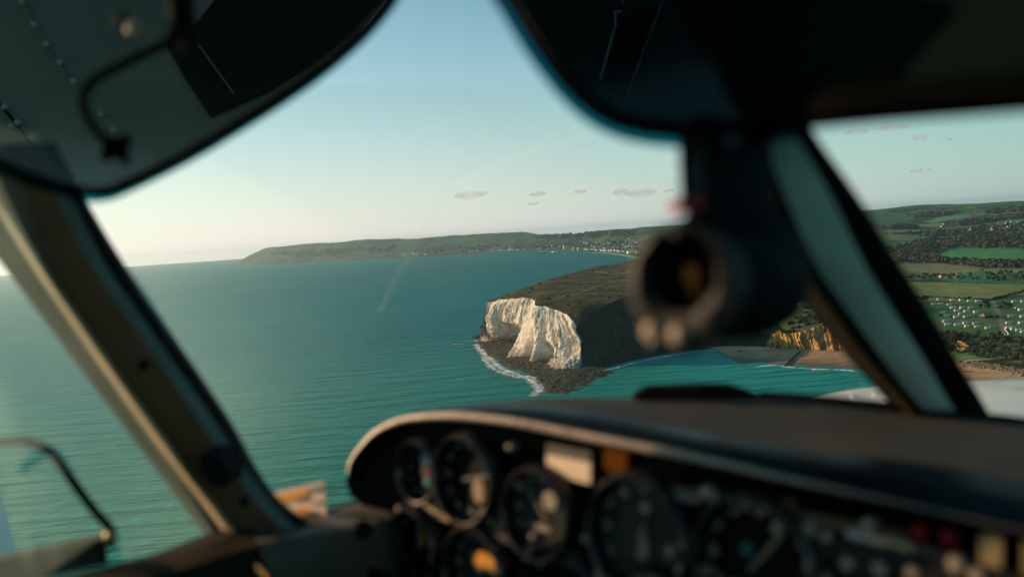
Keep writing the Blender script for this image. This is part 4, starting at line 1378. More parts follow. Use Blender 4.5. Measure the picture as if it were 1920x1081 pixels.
# ------------------------------------------------------------------ clouds, far beyond the haze
m, nt, N, L, b = new_mat('cloud')
lw = nt.nodes.new('ShaderNodeLayerWeight'); lw.inputs['Blend'].default_value = .5
nz = noise(nt, .0011, 4, .55, pos_vec(nt, obj=False))
al = math_n(nt, 'MULTIPLY', math_n(nt, 'POWER', math_n(nt, 'SUBTRACT', 1.0, lw.outputs['Facing']), 1.6), math_n(nt, 'MULTIPLY_ADD', nz.outputs['Fac'], .5, .35, True))
b.inputs['Base Color'].default_value = (.60, .57, .56, 1); b.inputs['Roughness'].default_value = 1; b.inputs['Specular IOR Level'].default_value = 0
tr = nt.nodes.new('ShaderNodeBsdfTransparent'); mx = nt.nodes.new('ShaderNodeMixShader')
L.new(math_n(nt, 'MULTIPLY', al, .28, None, True), mx.inputs[0]); L.new(tr.outputs[0], mx.inputs[1]); L.new(b.outputs[0], mx.inputs[2])
tl = nt.nodes.new('ShaderNodeBsdfTranslucent'); tl.inputs['Color'].default_value = (.62, .55, .54, 1)
ad = nt.nodes.new('ShaderNodeMixShader'); ad.inputs[0].default_value = .55; L.new(b.outputs[0], ad.inputs[1]); L.new(tl.outputs[0], ad.inputs[2]); L.new(ad.outputs[0], mx.inputs[2])
L.new(mx.outputs[0], nt.nodes['Material Output'].inputs['Surface'])
CLOUD = m
CL = [(880, 366, 60, 11, 'pinkish sunlit cloud low over the far ridge'), (1008, 364, 34, 8, 'faint grey cloud, upper of two over the town'), (1000, 382, 20, 5, 'faint grey cloud, lower of two over the town'),
      (1088, 359, 26, 6, 'small grey cloud between the town and the compass'), (1163, 360, 34, 9, 'grey cloud left half of the widest cloud bank'), (1200, 362, 66, 11, 'grey cloud right half of the widest cloud bank'),
      (1254, 358, 22, 6, 'small grey cloud touching the compass stem'), (1718, 320, 28, 6, 'small flat cloud in the right hand windscreen, left of a pair'), (1742, 317, 10, 5, 'tiny cloud in the right hand windscreen, right of a pair'),
      (1675, 240, 62, 9, 'dark cloud just under the right visor edge'), (1608, 248, 52, 9, 'thin cloud left under the right visor edge'), (1725, 258, 34, 9, 'ragged small cloud below the right visor edge'), (1780, 262, 12, 5, 'wisp of cloud right under the visor edge')]
for i_, (x, y, w_, h_, lab) in enumerate(CL):
    D = 33000.0
    mb = MB(); c0 = P(x, y, D)
    sx_, sz_ = w_ / F * D / 2 * 1.3, h_ / F * D / 2 * 1.5
    gg = np.random.default_rng(900 + i_)
    for k in range(3):
        ox = (0.0, gg.uniform(.3, .55), -gg.uniform(.3, .55))[k]; rr = (.85, .5, .42)[k]
        cc_ = c0 + np.array([ox * sx_, 0, (0, .35, -.1)[k] * sz_ - .06 * ox * sx_])
        rows_ = []
        for a1_ in np.linspace(0.02, math.pi - .02, 15):
            rows_.append([cc_ + np.array([math.sin(a1_) * math.cos(a2_) * rr * sx_ * .9, math.sin(a1_) * math.sin(a2_) * rr * sz_ * 1.3, math.cos(a1_) * rr * sz_ * 1.3]) * 1.0 for a2_ in np.linspace(0, 2 * math.pi, 20, endpoint=False)])
        mb.grid(np.array(rows_), close=True)
    tag(mb.build('cloud', CLOUD, auto=0, loc=c0), lab, 'cloud')
# ================================================================== COCKPIT
CK = np.array([0.0, 0.0, CAMH])
HD = (RIGHT + FWD) / math.sqrt(2)            # aircraft heading, right of the view
LF = (FWD - RIGHT) / math.sqrt(2)            # aircraft left
UPV = UP


def A3(h, l, w):
    return CAM + HD * h + LF * l + UPV * w


air = empty('light_aircraft', P(960, 900, 1.0))
tag(air, 'dark cabin frame, glass, white nose and wing of the small aircraft around the view', 'aircraft')

M_FRAME = simple('brown_black_paint', (.17, .088, .038), (.12, .062, .027), 14, .5, .2, bmp=.12, bscale=260, bdist=.0006)
M_DARKB = simple('dark_brown_paint', (.030, .021, .011), (.020, .014, .008), 14, .7, .08)
M_RIDGE = simple('highlight_tan', (.75, .47, .26), (.62, .38, .21), 20, .4, .4)
M_TEAL = simple('teal_grey_paint', (.58, .86, .80), (.46, .72, .68), 9, .5, .3)
M_TEALD = simple('dull_teal_paint', (.16, .19, .16), (.12, .145, .125), 9, .5, .2)
M_SEAL = simple('black_rubber', (.007, .009, .009), (.004, .005, .005), 20, .75, .08)
M_LINER = simple('cabin_lining', (.030, .034, .034), (.020, .023, .023), 8, .85, .1, bmp=.3, bscale=300, bdist=.0006)
M_ROD = simple('matt_black', (.0016, .002, .002), None, 20, .85, .03)
M_WHITE = simple('white_aircraft_paint', (.88, .88, .85), (.82, .82, .79), 2, .25, .5, coat=.3)
M_BLUE = simple('pale_blue_paint', (.20, .52, .56), (.17, .45, .50), 3, .3, .5)
M_METAL = simple('screw_metal', (.75, .70, .62), (.6, .56, .5), 60, .22, .5, metal=1.0)
M_WING = simple('grey_wing_skin', (.50, .50, .46), (.36, .37, .35), .9, .5, .3, bmp=.15, bscale=3, bdist=.01)
M_WINGD = simple('shaded_wing_skin', (.035, .040, .040), (.02, .024, .024), 2, .7, .2)

# ---- left window pillar
ys = [268, 285, 305, 400, 500, 600, 700, 800, 880, 940, 990, 1050, 1120, 1180]
xl = [(y - 490) / 1.335 for y in ys]
xr_ = [-77, -66, -54, 10, 74, 143, 213, 284, 343, 390, 428, 480, 540, 590]
xt = [66, 76, 88, 136, 188, 258, 328, 398, 450, 495, 545, 610, 680, 720]
xe = [105, 113, 125, 176, 237, 304, 374, 440, 483, 530, 600, 690, 790, 850]
rowsP = {'a': [], 'b': [], 'r0': [], 'r1': [], 'r2': [], 'm': [], 't0': [], 't1': [], 'e0': [], 'e1': []}
for y, a_, r_, t_, e_ in zip(ys, xl, xr_, xt, xe):
    D = 1.0 + .04 * (y - 500) / 500
    rowsP['a'].append(P(a_, y, D + .055)); rowsP['b'].append(P(a_ + 4, y, D + .035))
    rowsP['r0'].append(P(r_ - 16, y, D + .026)); rowsP['r1'].append(P(r_ - 2, y, D - .012)); rowsP['r2'].append(P(r_ + 10, y, D + .000))
    rowsP['m'].append(P(.5 * (r_ + t_), y, D + .002)); rowsP['t0'].append(P(t_ - 16, y, D + .004)); rowsP['t1'].append(P(t_ + 13, y, D + .012))
    rowsP['e0'].append(P(e_ - 14, y, D + .02)); rowsP['e1'].append(P(e_, y, D + .06))
mb = MB(); mb.grid(loft([rowsP[k] for k in ('a', 'b', 'r0')], 60, 9), 2)
mb.grid(loft([rowsP[k] for k in ('r2', 'm', 't0')], 60, 9))
mb.grid(loft([rowsP['e1'], [p + FWD * .03 for p in rowsP['m']], rowsP['a']], 60, 9))
mb.grid(loft([rowsP['t1'], rowsP['e0'], rowsP['e1']], 60, 9), 1)
pil = mb.build('window_pillar', [M_FRAME, M_SEAL, M_DARKB], air)
mb = MB(); mb.grid(loft([rowsP['r0'], rowsP['r1'], rowsP['r2']], 60, 7)); mb.build('highlight_ridge', M_RIDGE, pil)  # tan colour carries the warm sun highlight along the ridge
mb = MB(); mb.grid(loft([rowsP['t0'], rowsP['t1']], 60, 4, smooth_v=False)); mb.build('edge_strip', M_TEALD, pil)


def disc_on(mbd, c, nrm, r, h, n=24, dome=.6):
    nrm = nrm / np.linalg.norm(nrm)
    u = np.cross(nrm, UPV); u /= np.linalg.norm(u); v = np.cross(nrm, u)
    M = lambda q: c + u * q[0] + v * q[1] + nrm * q[2]
    mbd.lathe([(r, -h), (r, h * .4), (r * .8, h * .85), (r * .4, h), (.0001, h * 1.02)], M, n, cap0=True)


mb = MB()
c_ = P(402, 880, .985); n_ = -FWD
u_ = (RIGHT * .55 - UPV * .83); v_ = np.cross(n_, u_)
M = lambda q: c_ + u_ * q[0] * 1.75 + v_ * q[1] + n_ * q[2]
mb.lathe([(.0145, -.05), (.0145, .001), (.013, .002), (.009, .002), (.0001, .001)], M, 28)
mb.build('rubber_grommet', M_SEAL, pil)
for x, y in ((268, 684), (455, 940)):
    mb = MB(); disc_on(mb, P(x, y, .995), -FWD, .007, .004); mb.build('screw', M_SEAL, pil)

# ---- sill between pillar and instrument panel, and the frame under the side window
t0 = [P(470, 1000, 1.06), P(560, 975, 1.10), P(620, 960, 1.16), P(690, 938, 1.24), P(740, 925, 1.28)]
t1 = [P(480, 1015, .98), P(570, 1002, 1.0), P(640, 992, 1.04), P(712, 975, 1.10), P(760, 960, 1.16)]
t2 = [P(500, 1060, .97), P(580, 1040, .985), P(645, 1022, 1.03), P(716, 1003, 1.09), P(760, 985, 1.15)]
t3 = [P(520, 1250, .97), P(600, 1250, .985), P(660, 1250, 1.03), P(730, 1250, 1.09), P(780, 1250, 1.15)]
mb = MB(); mb.grid(loft([t0, t1, t2, t3], 40, 24, smooth_v=False))
back_ = [p + FWD * .2 for p in t3]; mb.grid(loft([t3, back_, [p + FWD * .04 for p in t0], t0], 40, 8, smooth_v=False))
sill = mb.build('window_sill', simple('sill_brown', (.11, .090, .066), (.08, .066, .05), 12, .6, .15), air)
mb = MB(); disc_on(mb, P(679, 990, 1.06), UPV - FWD * .8, .013, .004); mb.build('screw', M_SEAL, sill)

b0 = [P(470, 995, 1.03), P(405, 1014, 1.0), P(311, 1049, .97), P(211, 1076, .93), P(60, 1112, .88), P(-200, 1180, .80)]
b1 = [P(480, 1022, .985), P(420, 1040, .97), P(320, 1072, .94), P(220, 1098, .90), P(70, 1135, .85), P(-190, 1200, .77)]
b2 = [p - UPV * .16 for p in b1]; b3 = [p + LF * .06 for p in b2]; b4 = [p + LF * .035 for p in b0]
mb = MB(); mb.grid(loft([b0, b1, b2, b3, b4, b0], 40, 21, smooth_v=False))
mb.build('window_frame', M_DARKB, air)
# latch block of the opening storm window with its bent rod
fr_ = [P(-140, 1078, .93), P(0, 1050, .95), P(100, 1029, .962), P(194, 1009, .975), P(203, 1058, .975), P(100, 1080, .96), P(-140, 1150, .92)]
bk_ = [p + LF * .018 + FWD * .012 for p in fr_]
win_open = empty('storm_window', P(100, 1060, .96)); tag(win_open, 'dark latch block with bent black rod inside the left side window', 'window latch')
mb = MB(); mb.prism(fr_, bk_); o = mb.build('latch_block', M_DARKB, win_open, auto=30)
bv = o.modifiers.new('bevel', 'BEVEL'); bv.width = .003; bv.segments = 2
pts = [(-60, 834), (0, 829), (42, 826), (70, 833), (95, 847), (117, 875), (153, 925), (181, 961), (203, 985), (212, 1000), (209, 1014), (202, 1020)]
mb = MB(); mb.tube(resample([P(x, y, .97) for x, y in pts], 60), .0052, 12); mb.build('rod', M_ROD, win_open)
mb = MB(); disc_on(mb, P(203, 1004, .958), -HD - FWD + sund * 1.0, .0055, .005); mb.build('rivet', simple('warm_glint', (.80, .52, .26), (.7, .45, .2), 50, .35, .5, metal=1), win_open)  # warm disc added for the sun highlight near the end of the rod

# ---- centre post of the windscreen
pl = [(1398, 215, .60), (1412, 262, .61), (1450, 372, .66), (1500, 497, .735), (1560, 585, .80), (1625, 672, .87), (1690, 745, .94), (1735, 800, .985), (1760, 850, 1.0)]
pa = [(1412, 215, .60), (1428, 262, .61), (1474, 372, .66), (1530, 497, .735), (1592, 585, .80), (1655, 672, .87), (1712, 745, .94), (1758, 800, .985), (1780, 850, 1.0)]
pb = [(1475, 215, .595), (1496, 262, .605), (1560, 372, .655), (1622, 497, .73), (1676, 585, .795), (1732, 672, .865), (1775, 745, .935), (1812, 800, .98), (1835, 850, .995)]
pc = [(1512, 215, .61), (1535, 262, .62), (1612, 372, .67), (1690, 497, .745), (1744, 585, .81), (1794, 672, .88), (1838, 745, .95), (1868, 800, .995), (1890, 850, 1.01)]
L3 = lambda q: [P(*k) for k in q]
mb = MB()
mb.grid(loft([[p + FWD * .06 for p in L3(pl)], L3(pl), L3(pa)], 50, 9))
mb.grid(loft([L3(pb), L3(pc), [p + FWD * .06 for p in L3(pc)]], 50, 9))
mb.grid(loft([[p + FWD * .06 for p in L3(pc)], [p + FWD * .06 for p in L3(pl)]], 50, 4))
post = mb.build('windscreen_post', M_SEAL, air)
mb = MB(); mb.grid(loft([L3(pa), [p - FWD * .006 for p in L3([(.55 * a[0] + .45 * b_[0], a[1], a[2]) for a, b_ in zip(pa, pb)])], L3(pb)], 50, 9)); mb.build('face_plate', M_TEAL, post)
pe = [(1493, 482, .725), (1500, 497, .732), (1560, 585, .797), (1625, 672, .867), (1690, 745, .937), (1722, 785, .97)]
mb = MB(); mb.tube(resample([P(x - 4, y, d - .004) for x, y, d in pe], 30), .0042, 8); mb.build('reflection_bead', simple('amber_reflection', (.13, .065, .016), (.09, .045, .01), 30, .5, .3), post)  # bead added to draw the amber reflection along the post edge

# ---- glass
def glass_mat(name, gl, dust_veil, streak):
    m = bpy.data.materials.new(name); m.use_nodes = True
    nt = m.node_tree; N, L = nt.nodes, nt.links
    N.remove(N['Principled BSDF'])
    tr = N.new('ShaderNodeBsdfTransparent'); tr.inputs['Color'].default_value = (.97, .985, .98, 1)
    gs = N.new('ShaderNodeBsdfGlossy'); gs.inputs['Roughness'].default_value = .02
    df = N.new('ShaderNodeBsdfTranslucent'); df.inputs['Color'].default_value = (.66, .92, .88, 1)
    fz = N.new('ShaderNodeFresnel'); fz.inputs['IOR'].default_value = 1.25
    m1 = N.new('ShaderNodeMixShader'); L.new(math_n(nt, 'MULTIPLY', fz.outputs[0], gl), m1.inputs[0]); L.new(tr.outputs[0], m1.inputs[1]); L.new(gs.outputs[0], m1.inputs[2])
    nz = noise(nt, 3.2, 5, .6, pos_vec(nt)); nz2 = noise(nt, 7, 4, .6, pos_vec(nt, (1, 1, .12), (.4, 0, .5)))
    r1 = ramp(nt, [(.30, .35), (.75, 1.0)]); L.new(nz.outputs['Fac'], r1.inputs['Fac'])
    r2 = ramp(nt, [(.60, 0.0), (.72, 1.0)]); L.new(nz2.outputs['Fac'], r2.inputs['Fac'])
    f = math_n(nt, 'ADD', math_n(nt, 'MULTIPLY', r1.outputs['Color'], dust_veil), math_n(nt, 'MULTIPLY', r2.outputs['Color'], streak))
    m2 = N.new('ShaderNodeMixShader'); L.new(f, m2.inputs[0]); L.new(m1.outputs[0], m2.inputs[1]); L.new(df.outputs[0], m2.inputs[2])
    L.new(m2.outputs[0], N['Material Output'].inputs['Surface'])
    return m


def pane(name, c4, mat_, bulge, parent):
    a_, b_, c__, d_ = [np.array(q) for q in c4]
    n = 24; V_ = np.zeros((n, n, 3))
    for i in range(n):
        for j in range(n):
            u, v = i / (n - 1), j / (n - 1)
            V_[i, j] = a_ * (1 - u) * (1 - v) + b_ * u * (1 - v) + c__ * u * v + d_ * (1 - u) * v + FWD * bulge * math.sin(math.pi * u) * math.sin(math.pi * v)
    mb = MB(); mb.grid(V_)
    return mb.build(name, mat_, parent)


GL = glass_mat('windscreen_glass', .05, .0010, .0016)
GLD = glass_mat('veiled_windscreen_glass', .05, .0010, .0016)
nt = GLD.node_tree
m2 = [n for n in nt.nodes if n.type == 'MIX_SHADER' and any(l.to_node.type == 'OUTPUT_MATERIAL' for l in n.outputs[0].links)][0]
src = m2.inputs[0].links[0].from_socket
gr = nt.nodes.new('ShaderNodeAttribute'); gr.attribute_name = 'glare_veil'
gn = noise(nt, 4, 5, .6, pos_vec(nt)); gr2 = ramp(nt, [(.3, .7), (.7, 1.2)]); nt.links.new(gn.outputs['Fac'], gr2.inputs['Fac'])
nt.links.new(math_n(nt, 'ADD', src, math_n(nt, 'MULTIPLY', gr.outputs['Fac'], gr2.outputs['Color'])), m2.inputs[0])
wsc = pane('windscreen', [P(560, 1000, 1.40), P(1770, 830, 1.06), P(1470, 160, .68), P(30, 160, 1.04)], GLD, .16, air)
# sun glare painted into the glass, fading away from the left pillar
at_ = wsc.data.attributes.new('glare_veil', 'FLOAT_COLOR', 'POINT')
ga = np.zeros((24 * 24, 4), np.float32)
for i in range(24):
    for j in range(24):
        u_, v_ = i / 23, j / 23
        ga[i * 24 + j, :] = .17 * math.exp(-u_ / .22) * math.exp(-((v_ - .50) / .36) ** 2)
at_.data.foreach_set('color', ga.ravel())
pane('windscreen', [P(1800, 830, 1.06), P(2300, 870, .92), P(2300, 60, .62), P(1490, 160, .69)], GL, .05, air)
pane('side_window', [P(-420, 1200, .78), P(440, 1090, 1.07), P(70, 250, 1.03), P(-420, 150, .76)], glass_mat('side_glass', .15, .11, .05), .02, air)  # pale film stands in for sun glare on the pane, streaks for reflections
# long curved reflection in the windscreen, drawn as a pale translucent strip
arc_pts = [(712, 585), (738, 530), (770, 470), (805, 410), (840, 355), (875, 300), (915, 255), (960, 215), (1005, 188), (1055, 174)]
m = bpy.data.materials.new('reflection_film'); m.use_nodes = True
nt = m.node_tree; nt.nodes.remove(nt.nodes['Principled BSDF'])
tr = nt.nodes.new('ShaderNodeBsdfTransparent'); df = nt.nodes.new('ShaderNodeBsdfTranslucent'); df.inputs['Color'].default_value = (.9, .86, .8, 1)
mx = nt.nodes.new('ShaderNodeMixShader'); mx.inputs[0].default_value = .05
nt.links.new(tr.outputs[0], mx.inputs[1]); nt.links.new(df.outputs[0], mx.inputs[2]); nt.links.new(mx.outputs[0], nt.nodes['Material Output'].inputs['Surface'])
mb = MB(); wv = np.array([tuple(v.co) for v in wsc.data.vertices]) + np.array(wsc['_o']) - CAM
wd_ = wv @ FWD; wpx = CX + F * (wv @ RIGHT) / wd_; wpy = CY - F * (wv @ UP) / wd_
cc_ = resample([P(x, y, float(wd_[np.argsort((wpx - x) ** 2 + (wpy - y) ** 2)[:4]].mean()) + .012) for x, y in arc_pts], 50)
mb.grid(np.stack([cc_ - RIGHT * .004, cc_ + RIGHT * .004])); mb.build('reflection_arc', m, wsc)

# ---- fuselage shell round the camera: roof, walls, floor
def slab(name, pts8, m_):
    mb = MB(); mb.prism(pts8[:4], pts8[4:]); return mb.build(name, m_, air, smooth=False)


slab('roof', [A3(-1.3, 1.0, .40), A3(.40, 1.0, .42), A3(.40, -.5, .42), A3(-1.3, -.5, .40), A3(-1.3, 1.0, .46), A3(.40, 1.0, .47), A3(.40, -.5, .47), A3(-1.3, -.5, .46)], M_LINER)
slab('rear_wall', [A3(-1.3, 1.0, -.9), A3(-1.3, 1.0, -.05), A3(-1.3, -.5, -.05), A3(-1.3, -.5, -.9), A3(-1.34, 1.0, -.9), A3(-1.34, 1.0, -.05), A3(-1.34, -.5, -.05), A3(-1.34, -.5, -.9)], M_LINER)
slab('floor', [A3(-1.3, 1.0, -.94), A3(1.0, 1.0, -.94), A3(1.0, -.5, -.94), A3(-1.3, -.5, -.94), A3(-1.3, 1.0, -.90), A3(1.0, 1.0, -.90), A3(1.0, -.5, -.90), A3(-1.3, -.5, -.90)], M_LINER)
slab('side_wall', [A3(-1.3, -.46, -.9), A3(.35, -.46, -.9), A3(.35, -.46, -.30), A3(-1.3, -.46, -.30), A3(-1.3, -.5, -.9), A3(.35, -.5, -.9), A3(.35, -.5, -.30), A3(-1.3, -.5, -.30)], M_LINER)
slab('side_wall', [A3(-.55, -.46, -.30), A3(-.45, -.46, -.30), A3(-.45, -.46, .40), A3(-.55, -.46, .40), A3(-.55, -.5, -.30), A3(-.45, -.5, -.30), A3(-.45, -.5, .40), A3(-.55, -.5, .40)], M_LINER)
slab('side_wall', [A3(-1.3, .99, -.9), A3(.60, .99, -.9), A3(.60, .99, -.42), A3(-1.3, .99, -.42), A3(-1.3, 1.03, -.9), A3(.60, 1.03, -.9), A3(.60, 1.03, -.42), A3(-1.3, 1.03, -.42)], M_LINER)
slab('side_wall', [A3(-.62, .99, -.42), A3(-.45, .99, -.42), A3(-.45, .99, .40), A3(-.62, .99, .40), A3(-.62, 1.03, -.42), A3(-.45, 1.03, -.42), A3(-.45, 1.03, .40), A3(-.62, 1.03, .40)], M_LINER)

# ---- engine cowling beyond the windscreen
r0 = [(1380, 830, 1.35), (1560, 815, 1.30), (1750, 810, 1.25), (1950, 810, 1.2), (2250, 830, 1.15)]
r1 = [(1400, 780, 1.7), (1560, 770, 1.65), (1750, 762, 1.6), (1950, 758, 1.55), (2250, 770, 1.5)]
r2 = [(1430, 757, 2.1), (1560, 743, 2.1), (1740, 729, 2.05), (1930, 722, 2.0), (2250, 725, 1.95)]
r3 = [(1460, 754, 2.45), (1560, 738, 2.5), (1650, 727, 2.5), (1920, 711, 2.45), (2250, 708, 2.4)]
r4 = [(1490, 765, 2.65), (1570, 752, 2.7), (1660, 742, 2.7), (1920, 728, 2.65), (2250, 722, 2.6)]
r5 = [(1500, 900, 2.6), (1570, 900, 2.65), (1700, 900, 2.65), (1920, 900, 2.6), (2250, 900, 2.5)]
mb = MB(); mb.grid(loft([L3(q) for q in (r0, r1, r2, r3, r4, r5)], 50, 50))
sd = [[P(*q[0]) for q in (r0, r1, r2, r3, r4, r5)], [P(q[0][0] + 6, q[0][1] + 160, q[0][2]) for q in (r0, r1, r2, r3, r4, r5)]]
mb.grid(loft(sd, 30, 6, smooth_v=False))
cowl = mb.build('engine_cowling', M_WHITE, air)

mb = MB(); mb.tube(resample([p - FWD * .004 + UPV * .001 for p in L3([(1560, 752, 1.98), (1640, 745, 1.96), (1740, 738, 1.93), (1850, 734, 1.91), (1960, 731, 1.88), (2250, 738, 1.84)])], 30), .0035, 6); mb.build('panel_seam', M_SEAL, cowl)
for x, y in ((1600, 742), (1640, 739), (1890, 727), (1915, 726)):
    mb = MB(); disc_on(mb, P(x, y, 2.0), UPV - FWD, .006, .003, 10); mb.build('rivet', M_WHITE, cowl)

# ---- wing strut seen through the side window
mb = MB()
s0 = [P(-190, 500, 3.3), P(-38, 800, 3.0), P(0, 915, 2.9), P(32, 1045, 2.8), P(60, 1180, 2.7)]
rows_ = []
for p in resample(s0, 30):
    rows_.append([p + RIGHT * (x - .075) + FWD * z for x, z in ((.075, 0), (.05, .018), (0, .026), (-.06, .016), (-.09, 0), (-.06, -.016), (0, -.026), (.05, -.018))])
mb.grid(np.array(rows_), close=True); mb.build('wing_strut', M_BLUE, air)

# ---- underside of the wing leading edge, seen through the tinted visors
WD = 4.4
def wing_panel(name, px_pts, m_, d=WD, th=.10, mi=None):
    f_ = [P(x, y, d) for x, y in px_pts]; b_ = [p + UPV * th + FWD * th for p in f_]
    mb = MB(); mb.prism(f_, b_); return mb.build(name, m_, air, smooth=False)


left_edge = [(770, -160), (722, 0), (664, 72), (596, 130), (516, 186), (436, 236), (366, 278), (296, 314), (232, 346), (200, 358), (162, 359), (100, 343), (40, 322), (0, 303), (-150, 238), (-800, 40), (-800, -700), (830, -700)]
wl_ = wing_panel('wing', left_edge, M_WING)
dark_area = [(312, 86), (350, 66), (450, -60), (770, -60), (712, 0), (652, 66), (584, 120), (500, 172), (394, 219), (350, 152)]  # shade on this part of the wing is put into a darker skin
f_ = [P(x, y, WD - .03) for x, y in dark_area]; b_ = [p + FWD * .02 for p in f_]
mb = MB(); mb.prism(f_, b_); mb.build('dark_wing_panel', M_WINGD, wl_, smooth=False)
mb = MB(); mb.tube([P(372, 84, WD - .05), P(440, 178, WD - .05)], .004, 6); mb.build('seam', M_WING, wl_)
mb = MB(); mb.tube(resample([P(x, y, WD - .02) for x, y in ((38, -6), (60, 40), (83, 84), (108, 121), (150, 172))], 30), .006, 6)
mb.build('seam', simple('pale_seam', (.42, .46, .44), None, 5, .5, .3), wl_)
mb = MB(); mb.tube([P(x, y, WD - .02) for x, y in ((0, 195), (33, 236), (62, 272), (108, 321), (150, 362))], .010, 6)
mb.build('seam', M_SEAL, wl_)
mb = MB()
RIV = [(41, 4), (63, 46), (86, 83), (111, 118), (137, 152), (163, 183), (189, 214), (213, 244), (239, 274), (8, 201), (33, 230), (22, 236), (59, 259), (62, 281), (85, 287), (110, 314), (105, 324), (144, 340)]
M_RIV = simple('bright_rivet', (.95, .93, .88), (.9, .87, .8), 50, .3, .6)
for x, y in RIV:
    rq = P(x, y, WD - .02); mb.lathe([(.0001, -.018), (.013, -.012), (.018, 0), (.013, .012), (.0001, .018)], lambda q: rq + q, 10)
mb.build('rivet', M_RIV, wl_)
right_w = [(925, -120), (985, 24), (1050, 126), (1100, 184), (1150, 216), (1210, 234), (1400, 234), (1520, 215), (2100, 150), (2700, 90), (2700, -700), (800, -700)]
wr_ = wing_panel('wing', right_w, simple('dark_wing_skin', (.10, .125, .13), (.07, .09, .095), .9, .5, .3))
mb = MB(); mb.tube([P(1154, 20, WD - .02), P(1154, 48, WD - .02), P(1142, 90, WD - .02), P(1126, 150, WD - .02)], .008, 6); mb.build('seam', M_RIV, wr_)
mb = MB()
for x, y in ((1154, 48), (1142, 92), (1128, 141), (1168, 4), (1161, 22)):
    rq = P(x, y, WD - .02); mb.lathe([(.0001, -.011), (.008, -.008), (.011, 0), (.008, .008), (.0001, .011)], lambda q: rq + q, 10)
mb.build('rivet', M_RIV, wr_)
mb = MB(); mb.tube([P(1243, 5, WD - .02), P(1205, 95, WD - .02), P(1173, 186, WD - .02)], .010, 6); mb.build('seam', M_WING, wr_)
f_ = [P(x, y, WD - .03) for x, y in ((1158, 60), (1190, 20), (1232, 20), (1172, 182), (1138, 160))]; b_ = [p + FWD * .02 for p in f_]
mb = MB(); mb.prism(f_, b_); mb.build('dark_wing_panel', M_WINGD, wr_, smooth=False)

# ---- sun visors
def tinted(name, col, gl=.04):
    m = bpy.data.materials.new(name); m.use_nodes = True
    nt = m.node_tree; N, L = nt.nodes, nt.links; N.remove(N['Principled BSDF'])
    tr = N.new('ShaderNodeBsdfTransparent'); tr.inputs['Color'].default_value = rgba(col)
    gs = N.new('ShaderNodeBsdfGlossy'); gs.inputs['Roughness'].default_value = .12; gs.inputs['Color'].default_value = (.6, .7, .7, 1)
    nz = noise(nt, 5, 4, .6, pos_vec(nt)); r_ = ramp(nt, [(.3, gl * .5), (.7, gl * 1.4)]); L.new(nz.outputs['Fac'], r_.inputs['Fac'])
    mx = N.new('ShaderNodeMixShader'); L.new(r_.outputs['Color'], mx.inputs[0]); L.new(tr.outputs[0], mx.inputs[1]); L.new(gs.outputs[0], mx.inputs[2])
    L.new(mx.outputs[0], N['Material Output'].inputs['Surface'])
    return m


M_TINT = tinted('smoked_acrylic', (.52, .50, .455))
M_FRINGE = tinted('teal_fringe', (.0, .16, .20), .02)  # colour fringe along the blurred visor edges, made as tinted strips


def outline(pts, n, d):
    return resample([P(x, y, d) for x, y in pts], n)


def visor(label, edge_pts, close_pts, d, pane_m, rim_px, loc, th=.006):
    root = empty('sun_visor', loc); tag(root, label, 'sun visor')
    e = np.array(edge_pts, float)
    E = resample(np.c_[e, np.zeros(len(e))], 60)[:, :2]
    t_ = np.gradient(E, axis=0); t_ /= np.linalg.norm(t_, axis=1)[:, None]
    inn = np.stack([t_[:, 1], -t_[:, 0]], 1)
    cen = np.mean(np.r_[E, np.array(close_pts, float)], 0)
    if ((cen - E[30]) * inn[30]).sum() < 0:
        inn = -inn
    In = E + inn * rim_px
    ring0 = np.array([P(x, y, d) for x, y in E]); ring1 = np.array([P(x, y, d) for x, y in In])
    # pane
    poly = [P(x, y, d) for x, y in In] + [P(x, y, d) for x, y in close_pts]
    mb = MB(); mb.prism(poly, [p + FWD * th for p in poly]); pn = mb.build('pane', pane_m, root, smooth=False)
    return root, E, inn, ring0, ring1


LE = [(765, -60), (742, -10), (716, 28), (672, 76), (602, 136), (520, 193), (440, 243), (370, 285), (300, 322), (235, 353), (200, 366), (160, 367), (100, 352), (40, 332), (0, 314), (-80, 280), (-160, 240)]
rootL, E, inn, q0, q1 = visor('smoked sun visor folded down at the upper left, rivets showing through it', LE, [(-160, -160), (700, -160)], .80, M_TINT, 16, P(300, 0, .8))
mb = MB(); mid_ = np.array([P(x, y, .795) for x, y in E + inn * 10]); in2 = np.array([P(x, y, .80) for x, y in E + inn * 17])
out_ = np.array([P(x, y, .803) for x, y in E])
mb.grid(np.stack([out_, mid_, in2])); mb.grid(np.stack([in2 + FWD * .012, out_ + FWD * .010, out_])); mb.build('rubber_edge', M_SEAL, rootL)
mb = MB(); oo = np.array([P(x, y, .801) for x, y in E - inn * 11])
mb.grid(np.stack([oo, out_])); mb.build('colour_fringe', M_FRINGE, rootL)
pts = [(330, 70), (300, 87), (262, 105), (200, 136), (172, 155), (157, 182), (160, 212), (180, 245), (205, 270), (222, 285), (240, 306)]
mb = MB(); mb.tube(resample([P(x, y, .74) for x, y in pts], 50), .0042, 12); rod = mb.build('hinge_rod', M_ROD, rootL)
mb = MB(); mb.tube([P(193, 297, .735), P(215, 278, .735), P(243, 258, .735)], .0055, 10); disc_on(mb, P(215, 276, .735), -FWD, .010, .008); mb.build('clamp', M_ROD, rod)
mb = MB(); disc_on(mb, P(250, 52, .76), -FWD + .35 * sund, .0085, .004); mb.build('pivot_screw', simple('warm_screw', (.62, .46, .33), (.5, .37, .26), 40, .45, .5), rootL)
